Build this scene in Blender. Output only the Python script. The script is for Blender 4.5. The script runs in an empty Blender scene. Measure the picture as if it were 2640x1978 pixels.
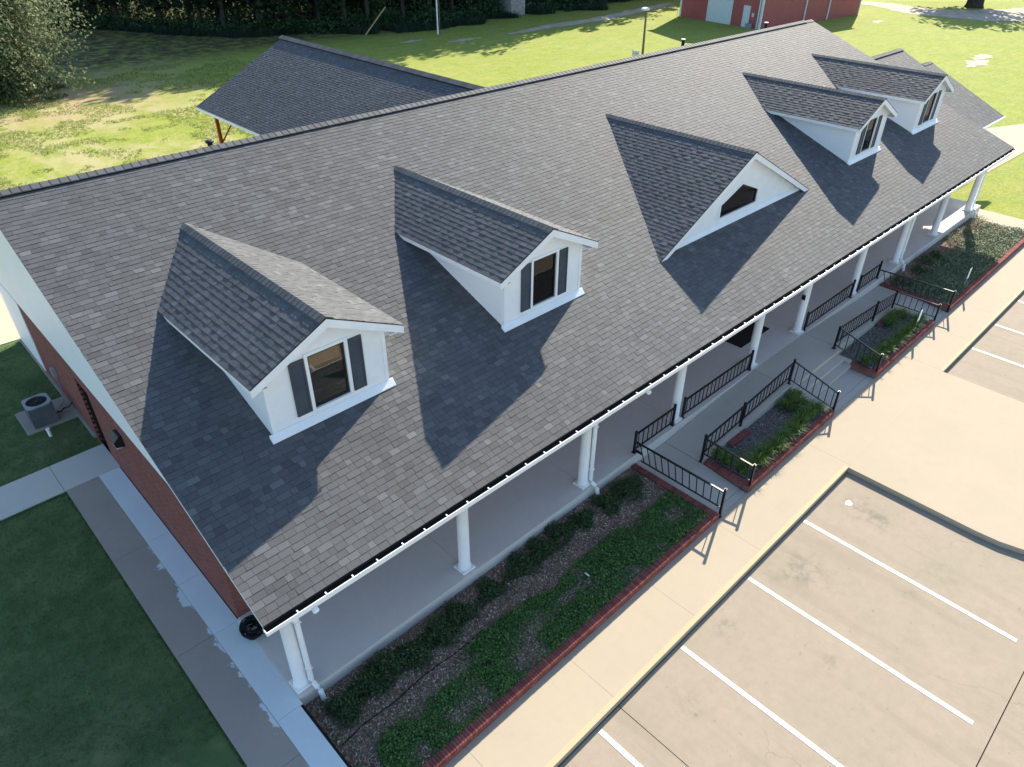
import bpy, math, random
import numpy as np
from mathutils import Vector, Matrix
R = math.radians
rng = np.random.default_rng(7)
random.seed(7)
sc = bpy.context.scene
C = sc.collection

# ------------------------------------------------------------------ camera, sky, sun, exposure
YAW, PIT, ROL = 0.79887, 0.60699, 0.00808
CAM = np.array([-2.248, -8.822, 13.019])
fw = np.array([math.cos(PIT)*math.cos(YAW), math.cos(PIT)*math.sin(YAW), -math.sin(PIT)])
rt = np.cross(fw, [0, 0, 1]); rt /= np.linalg.norm(rt)
up = np.cross(rt, fw)
cr, sr = math.cos(ROL), math.sin(ROL)
rt, up = cr*rt + sr*up, -sr*rt + cr*up
cd = bpy.data.cameras.new('camera'); co = bpy.data.objects.new('camera', cd); C.objects.link(co)
cd.sensor_fit = 'HORIZONTAL'; cd.sensor_width = 36; cd.lens = 1857.48/2640*36
cd.clip_start = 0.1; cd.clip_end = 900
M4 = Matrix.Identity(4)
for i in range(3):
    M4[i][0], M4[i][1], M4[i][2], M4[i][3] = rt[i], up[i], -fw[i], CAM[i]
co.matrix_world = M4
sc.camera = co
SUN_EL, SUN_AZ = 29.2, 20.9          # azimuth measured from +X towards +Y
w = bpy.data.worlds.new('World'); sc.world = w; w.use_nodes = True
nt = w.node_tree; bg = nt.nodes['Background']
sky = nt.nodes.new('ShaderNodeTexSky'); sky.sky_type = 'NISHITA'; sky.sun_disc = False
sky.sun_elevation = R(SUN_EL); sky.sun_rotation = R(90-SUN_AZ)
sky.air_density = 1.0; sky.dust_density = 0.4; sky.ozone_density = 2.2
nt.links.new(sky.outputs[0], bg.inputs[0]); bg.inputs[1].default_value = 0.125
ld = bpy.data.lights.new('sun', 'SUN'); ld.energy = 4.95; ld.angle = R(0.53); ld.color = (1, .915, .77)
lo = bpy.data.objects.new('sun', ld); C.objects.link(lo)
sd = Vector((math.cos(R(SUN_EL))*math.cos(R(SUN_AZ)), math.cos(R(SUN_EL))*math.sin(R(SUN_AZ)), math.sin(R(SUN_EL))))
lo.rotation_euler = sd.to_track_quat('Z', 'Y').to_euler(); lo.location = (60, 20, 40)
sc.view_settings.view_transform = 'Standard'; sc.view_settings.look = 'None'
sc.view_settings.exposure = 1.2; sc.view_settings.gamma = 1; sc.view_settings.use_curve_mapping = False
sc.render.engine = 'CYCLES'

# ------------------------------------------------------------------ mesh helpers
W = {}
class MB:
    def __init__(s): s.v = []; s.f = []; s.t = []
    def add(s, vs, fs, tone=None):
        o = len(s.v); s.v += [tuple(map(float, p)) for p in vs]; s.f += [tuple(i+o for i in f) for f in fs]
        s.t += [tone if tone is not None else .5]*len(fs); return s
    def box(s, x0, x1, y0, y1, z0, z1, tone=None):
        if x0 > x1: x0, x1 = x1, x0
        if y0 > y1: y0, y1 = y1, y0
        return s.add([(x0,y0,z0),(x1,y0,z0),(x1,y1,z0),(x0,y1,z0),(x0,y0,z1),(x1,y0,z1),(x1,y1,z1),(x0,y1,z1)],
            [(0,3,2,1),(4,5,6,7),(0,1,5,4),(1,2,6,5),(2,3,7,6),(3,0,4,7)], tone)
    def prism(s, poly, ax, a, b, tone=None):
        """poly: 2-D outline in the two other axes, extruded along ax from a to b"""
        n = len(poly)
        def P(p, t): return (t, p[0], p[1]) if ax == 0 else ((p[0], t, p[1]) if ax == 1 else (p[0], p[1], t))
        vs = [P(p, a) for p in poly] + [P(p, b) for p in poly]
        return s.add(vs, [tuple(range(n))[::-1], tuple(range(n, 2*n))] + [(i, (i+1) % n, n+(i+1) % n, n+i) for i in range(n)], tone)
    def bar(s, a, b, wd, h=None, tone=None):
        """rectangular bar from a to b"""
        a, b = Vector(a), Vector(b); h = h or wd; d = (b-a).normalized()
        u = d.cross(Vector((0,0,1)))
        if u.length < 1e-4: u = Vector((1,0,0))
        u.normalize(); v = u.cross(d)
        q = [(-1,-1),(1,-1),(1,1),(-1,1)]
        vs = [a+u*(i*wd/2)+v*(j*h/2) for i, j in q] + [b+u*(i*wd/2)+v*(j*h/2) for i, j in q]
        return s.add(vs, [(3,2,1,0),(4,5,6,7),(0,1,5,4),(1,2,6,5),(2,3,7,6),(3,0,4,7)], tone)
    def tube(s, pts, rad, n=10, cap=True):
        pts = [Vector(p) for p in pts]; rad = rad if isinstance(rad, (list, tuple)) else [rad]*len(pts)
        vs = []; fs = []
        for i, p in enumerate(pts):
            d = (pts[min(i+1, len(pts)-1)]-pts[max(i-1, 0)]).normalized()
            u = d.cross(Vector((.31,.95,.02)) if abs(d.z) > .9 else Vector((0,0,1))).normalized(); v = d.cross(u)
            vs += [p+(u*math.cos(2*math.pi*k/n)+v*math.sin(2*math.pi*k/n))*rad[i] for k in range(n)]
        for i in range(len(pts)-1):
            fs += [(i*n+k, i*n+(k+1) % n, (i+1)*n+(k+1) % n, (i+1)*n+k) for k in range(n)]
        if cap: fs += [tuple(range(n))[::-1], tuple(range((len(pts)-1)*n, len(pts)*n))]
        return s.add(vs, fs)
    def mesh(s, name, tone=False, smooth=False):
        me = bpy.data.meshes.new(name); me.from_pydata(s.v, [], s.f)
        if tone:
            a = me.attributes.new('tone', 'FLOAT', 'FACE'); a.data.foreach_set('value', np.array(s.t, dtype=np.float32))
        if smooth: me.polygons.foreach_set('use_smooth', [True]*len(me.polygons))
        me.update(); return me
def np_mesh(name, V, F, tone=None):
    V = np.ascontiguousarray(V, dtype=np.float32); F = np.ascontiguousarray(F, dtype=np.int32); k = F.shape[1]
    me = bpy.data.meshes.new(name)
    me.vertices.add(len(V)); me.vertices.foreach_set('co', V.ravel())
    me.loops.add(F.size); me.loops.foreach_set('vertex_index', F.ravel())
    me.polygons.add(len(F)); me.polygons.foreach_set('loop_start', np.arange(0, F.size, k, dtype=np.int32))
    me.update(calc_edges=True); me.shade_flat()
    if tone is not None:
        a = me.attributes.new('tone', 'FLOAT', 'FACE'); a.data.foreach_set('value', np.asarray(tone, dtype=np.float32))
    return me
def link(name, data, parent=None, loc=(0,0,0), rot=None, label=None, cat=None, group=None, kind=None):
    o = bpy.data.objects.new(name, data); C.objects.link(o)
    p = Vector(loc); W[o.name] = p
    if parent is not None:
        o.parent = parent; o.location = p - W[parent.name]
    else: o.location = p
    if rot is not None: o.rotation_euler = rot
    if label: o['label'] = label
    if cat: o['category'] = cat
    if group: o['group'] = group
    if kind: o['kind'] = kind
    return o
def obj(name, mb, mat, parent=None, tone=False, smooth=False, bevel=0, **k):
    me = mb if isinstance(mb, bpy.types.Mesh) else mb.mesh(name, tone, smooth)
    if not me.materials: me.materials.append(mat)
    o = link(name, me, parent, **k)
    if bevel:
        b = o.modifiers.new('bevel', 'BEVEL'); b.width = bevel; b.segments = 2; b.limit_method = 'ANGLE'
    return o
def thing(name, loc, label, cat, group=None): return link(name, None, None, loc, None, label, cat, group)
def lin(h):
    c = [int(h[i:i+2], 16)/255 for i in (0, 2, 4)]
    return tuple(((x+.055)/1.055)**2.4 if x > .04045 else x/12.92 for x in c)

# ------------------------------------------------------------------ materials
class N:
    """small node builder"""
    def __init__(s, name):
        s.m = bpy.data.materials.new(name); s.m.use_nodes = True; s.t = s.m.node_tree
        s.b = s.t.nodes['Principled BSDF']; s.pos = s.n('ShaderNodeNewGeometry').outputs['Position']
        s.b.inputs['Specular IOR Level'].default_value = .25
    def n(s, ty, **k):
        x = s.t.nodes.new(ty)
        for a, v in k.items(): setattr(x, a, v)
        return x
    def L(s, a, b): s.t.links.new(a, b)
    def noise(s, scale, detail=4, rough=.55, vec=None, dist=0):
        x = s.n('ShaderNodeTexNoise'); x.inputs['Scale'].default_value = scale; x.inputs['Detail'].default_value = detail
        x.inputs['Roughness'].default_value = rough; x.inputs['Distortion'].default_value = dist
        s.L(vec or s.pos, x.inputs['Vector']); return x.outputs['Fac']
    def ramp(s, fac, stops, interp='LINEAR'):
        x = s.n('ShaderNodeValToRGB'); x.color_ramp.interpolation = interp; e = x.color_ramp.elements
        while len(e) < len(stops): e.new(.5)
        for q, (p, c) in zip(e, stops): q.position = p; q.color = (*c, 1) if len(c) == 3 else c
        s.L(fac, x.inputs[0]); return x.outputs['Color']
    def mask(s, fac, lo, hi): return s.maprange(fac, lo, hi, 0, 1)
    def maprange(s, fac, a, b, c, d):
        x = s.n('ShaderNodeMapRange'); x.interpolation_type = 'SMOOTHSTEP'
        for i, v in zip(('From Min','From Max','To Min','To Max'), (a, b, c, d)): x.inputs[i].default_value = v
        s.L(fac, x.inputs['Value']); return x.outputs['Result']
    def mix(s, fac, a, b, mode='MIX'):
        x = s.n('ShaderNodeMix', data_type='RGBA', blend_type=mode)
        for i, v in ((0, fac), (6, a), (7, b)):
            if hasattr(v, 'is_linked') or isinstance(v, bpy.types.NodeSocket): s.L(v, x.inputs[i])
            elif i == 0: x.inputs[0].default_value = v
            else: x.inputs[i].default_value = (*v, 1)
        return x.outputs[2]
    def math(s, op, a, b=0, c=None):
        x = s.n('ShaderNodeMath', operation=op)
        for i, v in enumerate((a, b) if c is None else (a, b, c)):
            if isinstance(v, bpy.types.NodeSocket): s.L(v, x.inputs[i])
            else: x.inputs[i].default_value = v
        return x.outputs[0]
    def xyz(s):
        x = s.n('ShaderNodeSeparateXYZ'); s.L(s.pos, x.inputs[0]); return x.outputs
    def attr(s, name='tone'):
        x = s.n('ShaderNodeAttribute', attribute_name=name); return x.outputs['Fac']
    def scaled(s, v):
        x = s.n('ShaderNodeVectorMath', operation='MULTIPLY'); s.L(s.pos, x.inputs[0]); x.inputs[1].default_value = v; return x.outputs[0]
    def bump(s, h, strength=.3, dist=.01):
        x = s.n('ShaderNodeBump'); x.inputs['Strength'].default_value = strength; x.inputs['Distance'].default_value = dist
        s.L(h, x.inputs['Height']); s.L(x.outputs[0], s.b.inputs['Normal'])
    def out(s, col=None, rough=.8, spec=.25, metal=0):
        if col is not None:
            if isinstance(col, bpy.types.NodeSocket): s.L(col, s.b.inputs['Base Color'])
            else: s.b.inputs['Base Color'].default_value = (*col, 1)
        s.b.inputs['Roughness'].default_value = rough; s.b.inputs['Specular IOR Level'].default_value = spec
        s.b.inputs['Metallic'].default_value = metal; return s.m
def sc3(c, k): return tuple(x*k for x in c)

def paint(name, col, rough=.5, dirt=.12, scale=2.5):
    n = N(name); f = n.noise(scale, 5)
    g = n.noise(scale*18, 3)
    c = n.mix(n.mask(f, .35, .7), sc3(col, 1-dirt), col)
    c = n.mix(n.maprange(g, .4, .75, 0, .35*dirt*3), c, sc3(col, .8))
    return n.out(c, rough, .35)
def shingle_mat(name, base):
    n = N(name); t = n.attr(); f = n.noise(55, 4, .7); g = n.noise(260, 2, .6); big = n.noise(.35, 3)
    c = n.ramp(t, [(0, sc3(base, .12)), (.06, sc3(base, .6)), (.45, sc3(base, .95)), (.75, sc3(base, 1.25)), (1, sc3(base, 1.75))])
    c = n.mix(n.maprange(f, .3, .72, 0, .55), c, n.mix(.5, c, sc3(base, 1.9)))
    c = n.mix(n.maprange(g, .45, .62, 0, .42), c, sc3(base, .35))
    c = n.mix(n.maprange(big, .35, .7, 0, .3), c, n.mix(.5, c, (base[0]*1.4, base[1]*1.4, base[2]*1.38)))
    n.bump(g, .5, .004)
    return n.out(c, .78, .19)
def concrete(name, base, warm=None, stains=(), mottle=.16, extra=None, dark=.5, wear=False):
    n = N(name); a = n.noise(.55, 6, .6); b = n.noise(4.5, 5, .65); d = n.noise(70, 3, .6); e = n.noise(1.7, 6, .7, dist=.6)
    warm = warm or base
    c = n.mix(n.mask(a, .3, .7), base, warm)
    c = n.mix(n.maprange(b, .32, .72, 0, mottle*2.2), c, sc3(base, 1-mottle*1.8))
    c = n.mix(n.maprange(e, .52, .75, 0, .3), c, sc3(base, 1-mottle*2))
    c = n.mix(n.maprange(d, .5, .72, 0, .3), c, sc3(base, .62))
    for (x, y, z, r, k) in stains:
        v = n.n('ShaderNodeVectorMath', operation='DISTANCE'); n.L(n.pos, v.inputs[0]); v.inputs[1].default_value = (x, y, z)
        q = n.math('MULTIPLY', n.maprange(v.outputs['Value'], r*.25, r, 1, 0), n.maprange(n.noise(3.2, 6, .7), .42, .66, 0, 1))
        c = n.mix(n.math('MULTIPLY', q, k), c, sc3((base[0]*.9, base[1], base[2]*1.1), dark))
    if wear:
        vo = n.n('ShaderNodeTexVoronoi', feature='DISTANCE_TO_EDGE'); vo.inputs['Scale'].default_value = .21
        wv = n.n('ShaderNodeVectorMath', operation='ADD'); n.L(n.pos, wv.inputs[0])
        nz = n.n('ShaderNodeTexNoise'); nz.inputs['Scale'].default_value = 1.3; nz.inputs['Detail'].default_value = 6; n.L(n.pos, nz.inputs['Vector']); n.L(nz.outputs['Color'], wv.inputs[1])
        n.L(wv.outputs[0], vo.inputs['Vector'])
        crk = n.math('MULTIPLY', n.maprange(vo.outputs['Distance'], .0015, .0035, 1, 0), n.maprange(n.noise(.33, 3), .54, .66, 0, .25))
        c = n.mix(crk, c, sc3(base, .35))
        sp = n.math('MULTIPLY', n.maprange(n.noise(6.5, 3, .5), .66, .74, 0, 1), n.maprange(n.noise(.8, 3), .45, .6, 0, .5))
        c = n.mix(sp, c, sc3((base[0]*.9, base[1]*.95, base[2]), .6))
        ty = n.math('MULTIPLY', n.maprange(n.noise(.9, 4, .6, n.scaled((2.2, .16, 1))), .52, .68, 0, .32), 1)
        c = n.mix(ty, c, sc3(base, .74))
    if extra: c = extra(n, c)
    n.bump(n.mix(.5, b, d), .25, .006)
    return n.out(c, .88, .2)
def leafmat(name, dark, mid, light, trans=.3):
    n = N(name); t = n.attr(); c = n.ramp(t, [(0, dark), (.55, mid), (1, light)])
    n.out(c, .6, .3)
    tr = n.n('ShaderNodeBsdfTranslucent'); n.L(n.mix(.35, c, light), tr.inputs[0])
    mx = n.n('ShaderNodeMixShader'); mx.inputs[0].default_value = trans
    o = n.t.nodes['Material Output']; n.L(n.b.outputs[0], mx.inputs[1]); n.L(tr.outputs[0], mx.inputs[2]); n.L(mx.outputs[0], o.inputs[0])
    return n.m
def brickwall(name):
    n = N(name); x = n.xyz()
    cb = n.n('ShaderNodeCombineXYZ'); n.L(n.math('ADD', x[0], x[1]), cb.inputs[0]); n.L(x[2], cb.inputs[1])
    br = n.n('ShaderNodeTexBrick'); n.L(cb.outputs[0], br.inputs[0])
    for i, v in (('Scale', 1), ('Mortar Size', .008), ('Brick Width', .21), ('Row Height', .075), ('Mortar Smooth', .2), ('Bias', -.1)): br.inputs[i].default_value = v
    br.inputs['Color1'].default_value = (*BRICK, 1); br.inputs['Color2'].default_value = (*sc3(BRICK, .7), 1); br.inputs['Mortar'].default_value = (.20, .15, .13, 1)
    c = n.mix(n.maprange(n.noise(3, 5), .35, .7, 0, .4), br.outputs['Color'], sc3(BRICK, .72))
    n.bump(n.math('SUBTRACT', 1, br.outputs['Fac']), .5, .006)
    return n.out(c, .9, .15)
BRICK = (.25, .082, .068)
M = {}
M['white'] = paint('white_paint', (.88, .89, .88), .45, .06)
M['siding'] = None
def siding():
    n = N('white_lap_siding'); x = n.xyz()
    fr = n.math('FRACT', n.math('DIVIDE', x[2], .16)); 
    c = n.mix(n.maprange(n.noise(1.5, 5), .35, .7, 0, .25), (.84, .86, .86), (.76, .79, .80))
    n.bump(fr, .55, .012); return n.out(c, .5, .35)
M['siding'] = siding()
M['shingle'] = shingle_mat('asphalt_shingle', (.100, .102, .104))
M['deck'] = paint('roof_felt', (.03, .03, .032), .9)
M['black'] = paint('black_metal', (.012, .012, .014), .35, .2)
M['dark'] = paint('dark_bronze', (.018, .016, .015), .4, .2)
M['shutter'] = paint('slate_shutter', (.062, .072, .088), .6, .2)
M['blind'] = paint('tan_blind', (.55, .38, .21), .8, .15)
M['gutdark'] = paint('gutter_inside', (.014, .013, .012), .9, .3)
M['inside'] = paint('dark_interior', (.03, .025, .022), .9, .3)
def glass():
    n = N('window_glass'); n.out((.02, .02, .02), .03, .5)
    tr = n.n('ShaderNodeBsdfTransparent'); tr.inputs[0].default_value = (.8, .78, .74, 1)
    gl = n.n('ShaderNodeBsdfGlossy'); gl.inputs['Roughness'].default_value = .02
    fr = n.n('ShaderNodeFresnel'); fr.inputs[0].default_value = 1.45
    mx = n.n('ShaderNodeMixShader'); n.L(fr.outputs[0], mx.inputs[0]); n.L(tr.outputs[0], mx.inputs[1]); n.L(gl.outputs[0], mx.inputs[2])
    n.L(mx.outputs[0], n.t.nodes['Material Output'].inputs[0]); return n.m
M['glass'] = glass()
M['brickwall'] = brickwall('red_brick_wall')
def brickm():
    n = N('red_brick'); oi = n.n('ShaderNodeObjectInfo'); f = n.noise(30, 4)
    c = n.ramp(oi.outputs['Random'], [(0, sc3(BRICK, .72)), (.5, sc3(BRICK, 1.0)), (1, sc3(BRICK, 1.3))])
    c = n.mix(n.maprange(f, .4, .7, 0, .45), c, sc3(BRICK, .6)); n.bump(f, .3, .004); return n.out(c, .9, .15)
M['brick'] = brickm()
M['mortar'] = paint('mortar', (.20, .13, .11), .95, .3, 8)
ST = [(8.31,-4.98,-.65,.42,.6),(14.15,-5.4,-.65,.75,.5),(14.1,-5.9,-.65,.5,.5),(11.2,-5.3,-.65,.9,.5),(10.7,-5.0,-.65,.6,.45),(12.2,-7.4,-.65,.35,.45),(9.2,-6.9,-.65,.3,.4),(13.3,-7.6,-.65,.8,.25),(6.2,-5.4,-.65,.5,.3),(25.5,-6.0,-.65,1.2,.25)]
M['lot'] = concrete('parking_concrete', (.335, .284, .21), (.368, .30, .23), ST, .13, wear=True)
M['walk'] = concrete('sidewalk_concrete', (.425, .358, .262), (.45, .374, .272), (), .06)
M['porch'] = concrete('porch_concrete', (.62, .585, .54), (.66, .60, .53), (), .1)
M['ramp'] = concrete('ramp_concrete', (.45, .41, .355), (.48, .43, .365), (), .08)
M['lightstrip'] = concrete('pale_concrete', (.70, .75, .75), (.62, .70, .70), (), .07)
def splash(n, c):
    x = n.xyz(); nz = n.noise(1.9, 5, .62)
    edge = n.math('ADD', n.math('ADD', x[0], .15), n.math('MULTIPLY', n.maprange(nz, .44, .66, 0, 1), .17))
    k = n.math('MULTIPLY', n.mask(edge, -.02, .03), n.maprange(x[1], 5.2, 6.2, 1, 0))
    return n.mix(k, c, (.62, .68, .68))
M['darkstrip'] = concrete('dull_concrete', (.34, .30, .26), (.38, .33, .275), (), .08, splash)
M['crosswalk'] = concrete('cross_walk_concrete', (.55, .54, .49), (.58, .55, .48), (), .08)
M['pad'] = concrete('pad_concrete', (.30, .27, .23), (.33, .30, .26), (), .12)
M['paintw'] = paint('white_line_paint', (.84, .84, .82), .6, .22, 5)
def yel():
    n = N('faded_yellow_paint'); f = n.noise(2.2, 6, .7); g = n.noise(40, 4, .7)
    c = n.mix(n.maprange(f, .3, .7, 0, .7), (.50, .405, .225), (.47, .385, .26)); c = n.mix(n.maprange(g, .5, .7, 0, .6), c, (.5, .42, .32))
    return n.out(c, .8, .2)
M['yellow'] = yel()
def mulch():
    n = N('mulch'); f = n.noise(28, 5, .7); b = n.noise(1.2, 4)
    c = n.ramp(f, [(.25, (.085, .06, .042)), (.5, (.27, .195, .14)), (.75, (.47, .37, .29))])
    c = n.mix(n.maprange(b, .35, .65, 0, .5), c, (.10, .08, .068)); n.bump(f, 1, .03); return n.out(c, .95, .1)
M['mulch'] = mulch()
def chip():
    n = N('mulch_chip'); c = n.ramp(n.attr(), [(0, (.09, .062, .045)), (.6, (.37, .27, .20)), (1, (.74, .61, .50))]); return n.out(c, .9, .1)
M['chip'] = chip()
M['gravelchip'] = (lambda n: n.out(n.ramp(n.attr(), [(0, (.06, .06, .062)), (.6, (.22, .21, .215)), (1, (.5, .49, .49))]), .9, .15))(N('grey_gravel'))
M['cover'] = leafmat('ground_cover_leaf', (.028, .075, .02), (.075, .18, .042), (.21, .34, .09), .28)
M['shrub'] = leafmat('shrub_leaf', (.018, .042, .016), (.046, .092, .032), (.11, .16, .06), .2)
M['lily'] = leafmat('strap_leaf', (.04, .10, .02), (.11, .21, .035), (.26, .34, .08), .35)
M['sunpalecover'] = leafmat('sun_paled_cover', (.05, .09, .03), (.13, .19, .08), (.34, .38, .24), .2)  # whitening by the sun on the far bed is put into the leaf colour
M['tree'] = leafmat('tree_leaf', (.022, .040, .016), (.060, .088, .034), (.16, .19, .10), .3)
M['tree2'] = leafmat('field_tree_leaf', (.03, .055, .022), (.12, .165, .07), (.36, .39, .24), .4)
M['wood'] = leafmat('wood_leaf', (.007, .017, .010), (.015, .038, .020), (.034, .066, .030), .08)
M['brush'] = leafmat('brush_leaf', (.016, .040, .020), (.046, .102, .044), (.10, .18, .07), .15)
M['weed'] = leafmat('weed_leaf', (.10, .16, .03), (.24, .32, .06), (.46, .48, .18), .35)
M['grassblade'] = leafmat('grass_blade', (.052, .115, .034), (.115, .20, .064), (.24, .30, .13), .25)
M['bark'] = (lambda n: n.out(n.ramp(n.noise(9, 6, .7, n.scaled((1, 1, .2))), [(.3, (.022, .02, .017)), (.7, (.085, .078, .068))]), .95, .1))(N('bark'))
M['red'] = None
def redmetal():
    n = N('red_ribbed_metal'); x = n.xyz(); f = n.noise(.8, 4)
    c = n.mix(n.maprange(f, .3, .7, 0, .5), (.36, .10, .10), (.42, .125, .12)); return n.out(c, .5, .35)
M['red'] = redmetal()
M['redpost'] = paint('red_post', (.33, .05, .03), .5)
M['galv'] = paint('grey_metal', (.28, .31, .33), .4, .15)
M['acgrey'] = paint('dark_grey_louvre', (.15, .17, .185), .5, .2)
M['pipe'] = paint('black_pipe', (.015, .015, .016), .5, .2)
M['tin'] = paint('white_door_paint', (.62, .70, .72), .5, .06)
M['poleg'] = paint('weathered_pole', (.17, .15, .12), .8, .2)
M['rug'] = paint('black_rubber', (.012, .012, .013), .8, .3, 12)
M['dirt'] = (lambda n: n.out(n.mix(n.mask(n.noise(1.2, 6, .7), .35, .65), (.40, .34, .25), (.56, .49, .39)), .95, .1))(N('pale_dirt'))
M['drive'] = concrete('drive_concrete', (.55, .45, .33), (.58, .48, .36), (), .05)
M['shedw'] = paint('weathered_white_board', (.45, .43, .40), .8, .4, 4)

def grass():
    n = N('lawn'); x = n.xyz()
    a = n.noise(.16, 5, .6); b = n.noise(1.1, 6, .65); c1 = n.noise(7, 6, .7); d = n.noise(34, 4, .7)
    st = n.noise(1.6, 5, .65, n.scaled((.25, 1.1, 1)), .3)
    lush = n.mix(n.mask(b, .32, .68), (.235, .285, .034), (.315, .345, .062))
    lush = n.mix(n.maprange(n.noise(.45, 6, .7, n.scaled((1, .6, 1))), .45, .68, 0, .55), lush, (.34, .31, .11))
    lush = n.mix(n.maprange(st, .38, .66, 0, .75), lush, (.19, .275, .035))
    lush = n.mix(n.maprange(c1, .42, .7, 0, .7), lush, (.42, .42, .14))
    lush = n.mix(n.maprange(n.noise(3.1, 6, .75), .5, .72, 0, .6), lush, (.14, .20, .03))
    dry = n.mix(n.mask(c1, .35, .65), (.50, .40, .26), (.38, .38, .13))
    # drier, weedier ground towards the old field on the left, plus bare spots
    fld = n.math('MULTIPLY', n.maprange(x[0], 14, 30, 1, 0), n.maprange(x[1], 17, 25, 0, 1))
    k = n.math('MULTIPLY', n.maprange(n.noise(.28, 6, .68, n.scaled((1, .55, 1)), .5), .40, .60, 0, 1), n.math('ADD', n.math('MULTIPLY', fld, .8), .10))
    col = n.mix(k, lush, dry)
    v = n.n('ShaderNodeVectorMath', operation='DISTANCE'); n.L(n.pos, v.inputs[0]); v.inputs[1].default_value = (12.5, 55.5, -.65)
    kk = n.math('MULTIPLY', n.maprange(v.outputs['Value'], 2.5, 11, 1, 0), n.mask(n.noise(.9, 6, .75), .38, .60))
    col = n.mix(kk, col, (.46, .32, .21))
    # cooler, finer turf round the building
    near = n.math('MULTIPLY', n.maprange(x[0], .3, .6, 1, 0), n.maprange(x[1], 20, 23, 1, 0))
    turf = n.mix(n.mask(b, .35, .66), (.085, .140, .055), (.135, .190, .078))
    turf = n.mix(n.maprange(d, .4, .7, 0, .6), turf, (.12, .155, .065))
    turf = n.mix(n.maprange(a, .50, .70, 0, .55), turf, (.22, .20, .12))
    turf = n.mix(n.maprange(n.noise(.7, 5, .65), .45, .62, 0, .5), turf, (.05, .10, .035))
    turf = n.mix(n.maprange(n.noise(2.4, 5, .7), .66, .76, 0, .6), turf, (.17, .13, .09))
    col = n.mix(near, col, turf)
    wd = n.math('MULTIPLY', n.maprange(n.math('ADD', x[1], n.math('MULTIPLY', x[0], .0)), 60, 68, 0, 1), n.maprange(x[0], 70, 90, 1, 0))
    col = n.mix(n.math('MULTIPLY', wd, n.mask(b, .3, .6)), col, (.10, .085, .05))
    n.bump(n.mix(.4, c1, d), .9, .05)
    return n.out(col, .95, .08)
M['grass'] = grass()

# ------------------------------------------------------------------ ground
def sstep(t): t = np.clip(t, 0, 1); return t*t*(3-2*t)
def gz(x, y):
    x, y = np.asarray(x, float), np.asarray(y, float)
    s = np.maximum(sstep((y-20)/12), sstep((x-12)/18))
    h = -.10 - .53*s
    return h
xs = np.unique(np.concatenate([[-400, -200, -100, -60, -30, -15], np.arange(-8, 70, 1.0), np.arange(70, 150, 4), [200, 300, 420], [-.96, -.94, 39.58, 39.62, .44, .47]]))
ys = np.unique(np.concatenate([[-400, -200, -100, -60, -30, -16], np.arange(-12, 70, 1.0), np.arange(70, 140, 4), [180, 260, 420], [-4.2, -4.6, 9.28, 9.32, 17.58]]))
X, Y = np.meshgrid(xs, ys, indexing='ij'); Z = gz(X, Y)
Z = np.where((Y < -4.4), -.80, Z)
Z = np.where((X > -.95) & (X < 39.6) & (Y < 9.3) | (X > .45) & (X < 38.1) & (Y < 17.6), -.80, Z)
nx, ny = X.shape
ii = np.arange(nx*ny).reshape(nx, ny)
F = np.stack([ii[:-1, :-1], ii[1:, :-1], ii[1:, 1:], ii[:-1, 1:]], -1).reshape(-1, 4)
me = np_mesh('ground', np.stack([X, Y, Z], -1).reshape(-1, 3), F)
obj('ground', me, M['grass'], kind='structure')

def sheet(name, poly, z, mat, thick=.3, parent=None, **k):
    return obj(name, MB().prism(poly, 2, z-thick, z), mat, parent, **k)
# parking lot: base sheet and cast slabs with open joints
lot = link('parking_lot', None, kind='structure')
obj('joint_bed', MB().box(-40, 70, -60, -4.44, -.9, -.675), M['gutdark'], lot)
def slab(parent, mat, x0, x1, y0, y1, z, g=.007, th=.2, name='slab'):
    return obj(name, MB().box(x0+g, x1-g, y0+g, y1-g, z-th, z), mat, parent)
for x0, x1 in ((-40, 5.1), (5.1, 15.36)): slab(lot, M['lot'], x0, x1, -9.9, -4.432, -.65, .009)
for x0, x1 in ((-40, 5.1), (5.1, 15.36), (15.36, 22.45), (22.45, 34), (34, 70)): slab(lot, M['lot'], x0, x1, -60, -9.9, -.65, .012)
for x0, x1 in ((22.45, 34), (34, 70)): slab(lot, M['lot'], x0, x1, -9.9, -4.432, -.65, .009)
obj('slab', MB().box(15.362, 22.448, -9.89, -7.79, -.85, -.651), M['lot'], lot)
for i in range(5):
    x = 12.66-2.743*i
    obj('parking_line', MB().box(x-.055, x+.055, -9.55 if i else -9.55, -4.52, -.648, -.645), M['paintw'], lot)
for x in (25.09, 27.56, 30.3, 33.1): obj('parking_line', MB().box(x-.055, x+.055, -9.5, -4.52, -.648, -.645), M['paintw'], lot)
obj('parking_line', MB().add([(25.12,-6.1,-.645),(25.12,-6.25,-.645),(26.9,-7.6,-.645),(26.9,-7.45,-.645)], [(0,1,2,3)]), M['paintw'], lot)
obj('white_splat', MB().prism([(14.15+.11*math.cos(t)*(1+.25*math.sin(3*t)), -5.03+.09*math.sin(t)) for t in np.linspace(0, 2*math.pi, 14)[:-1]], 2, -.649, -.646), M['paintw'], lot)
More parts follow.
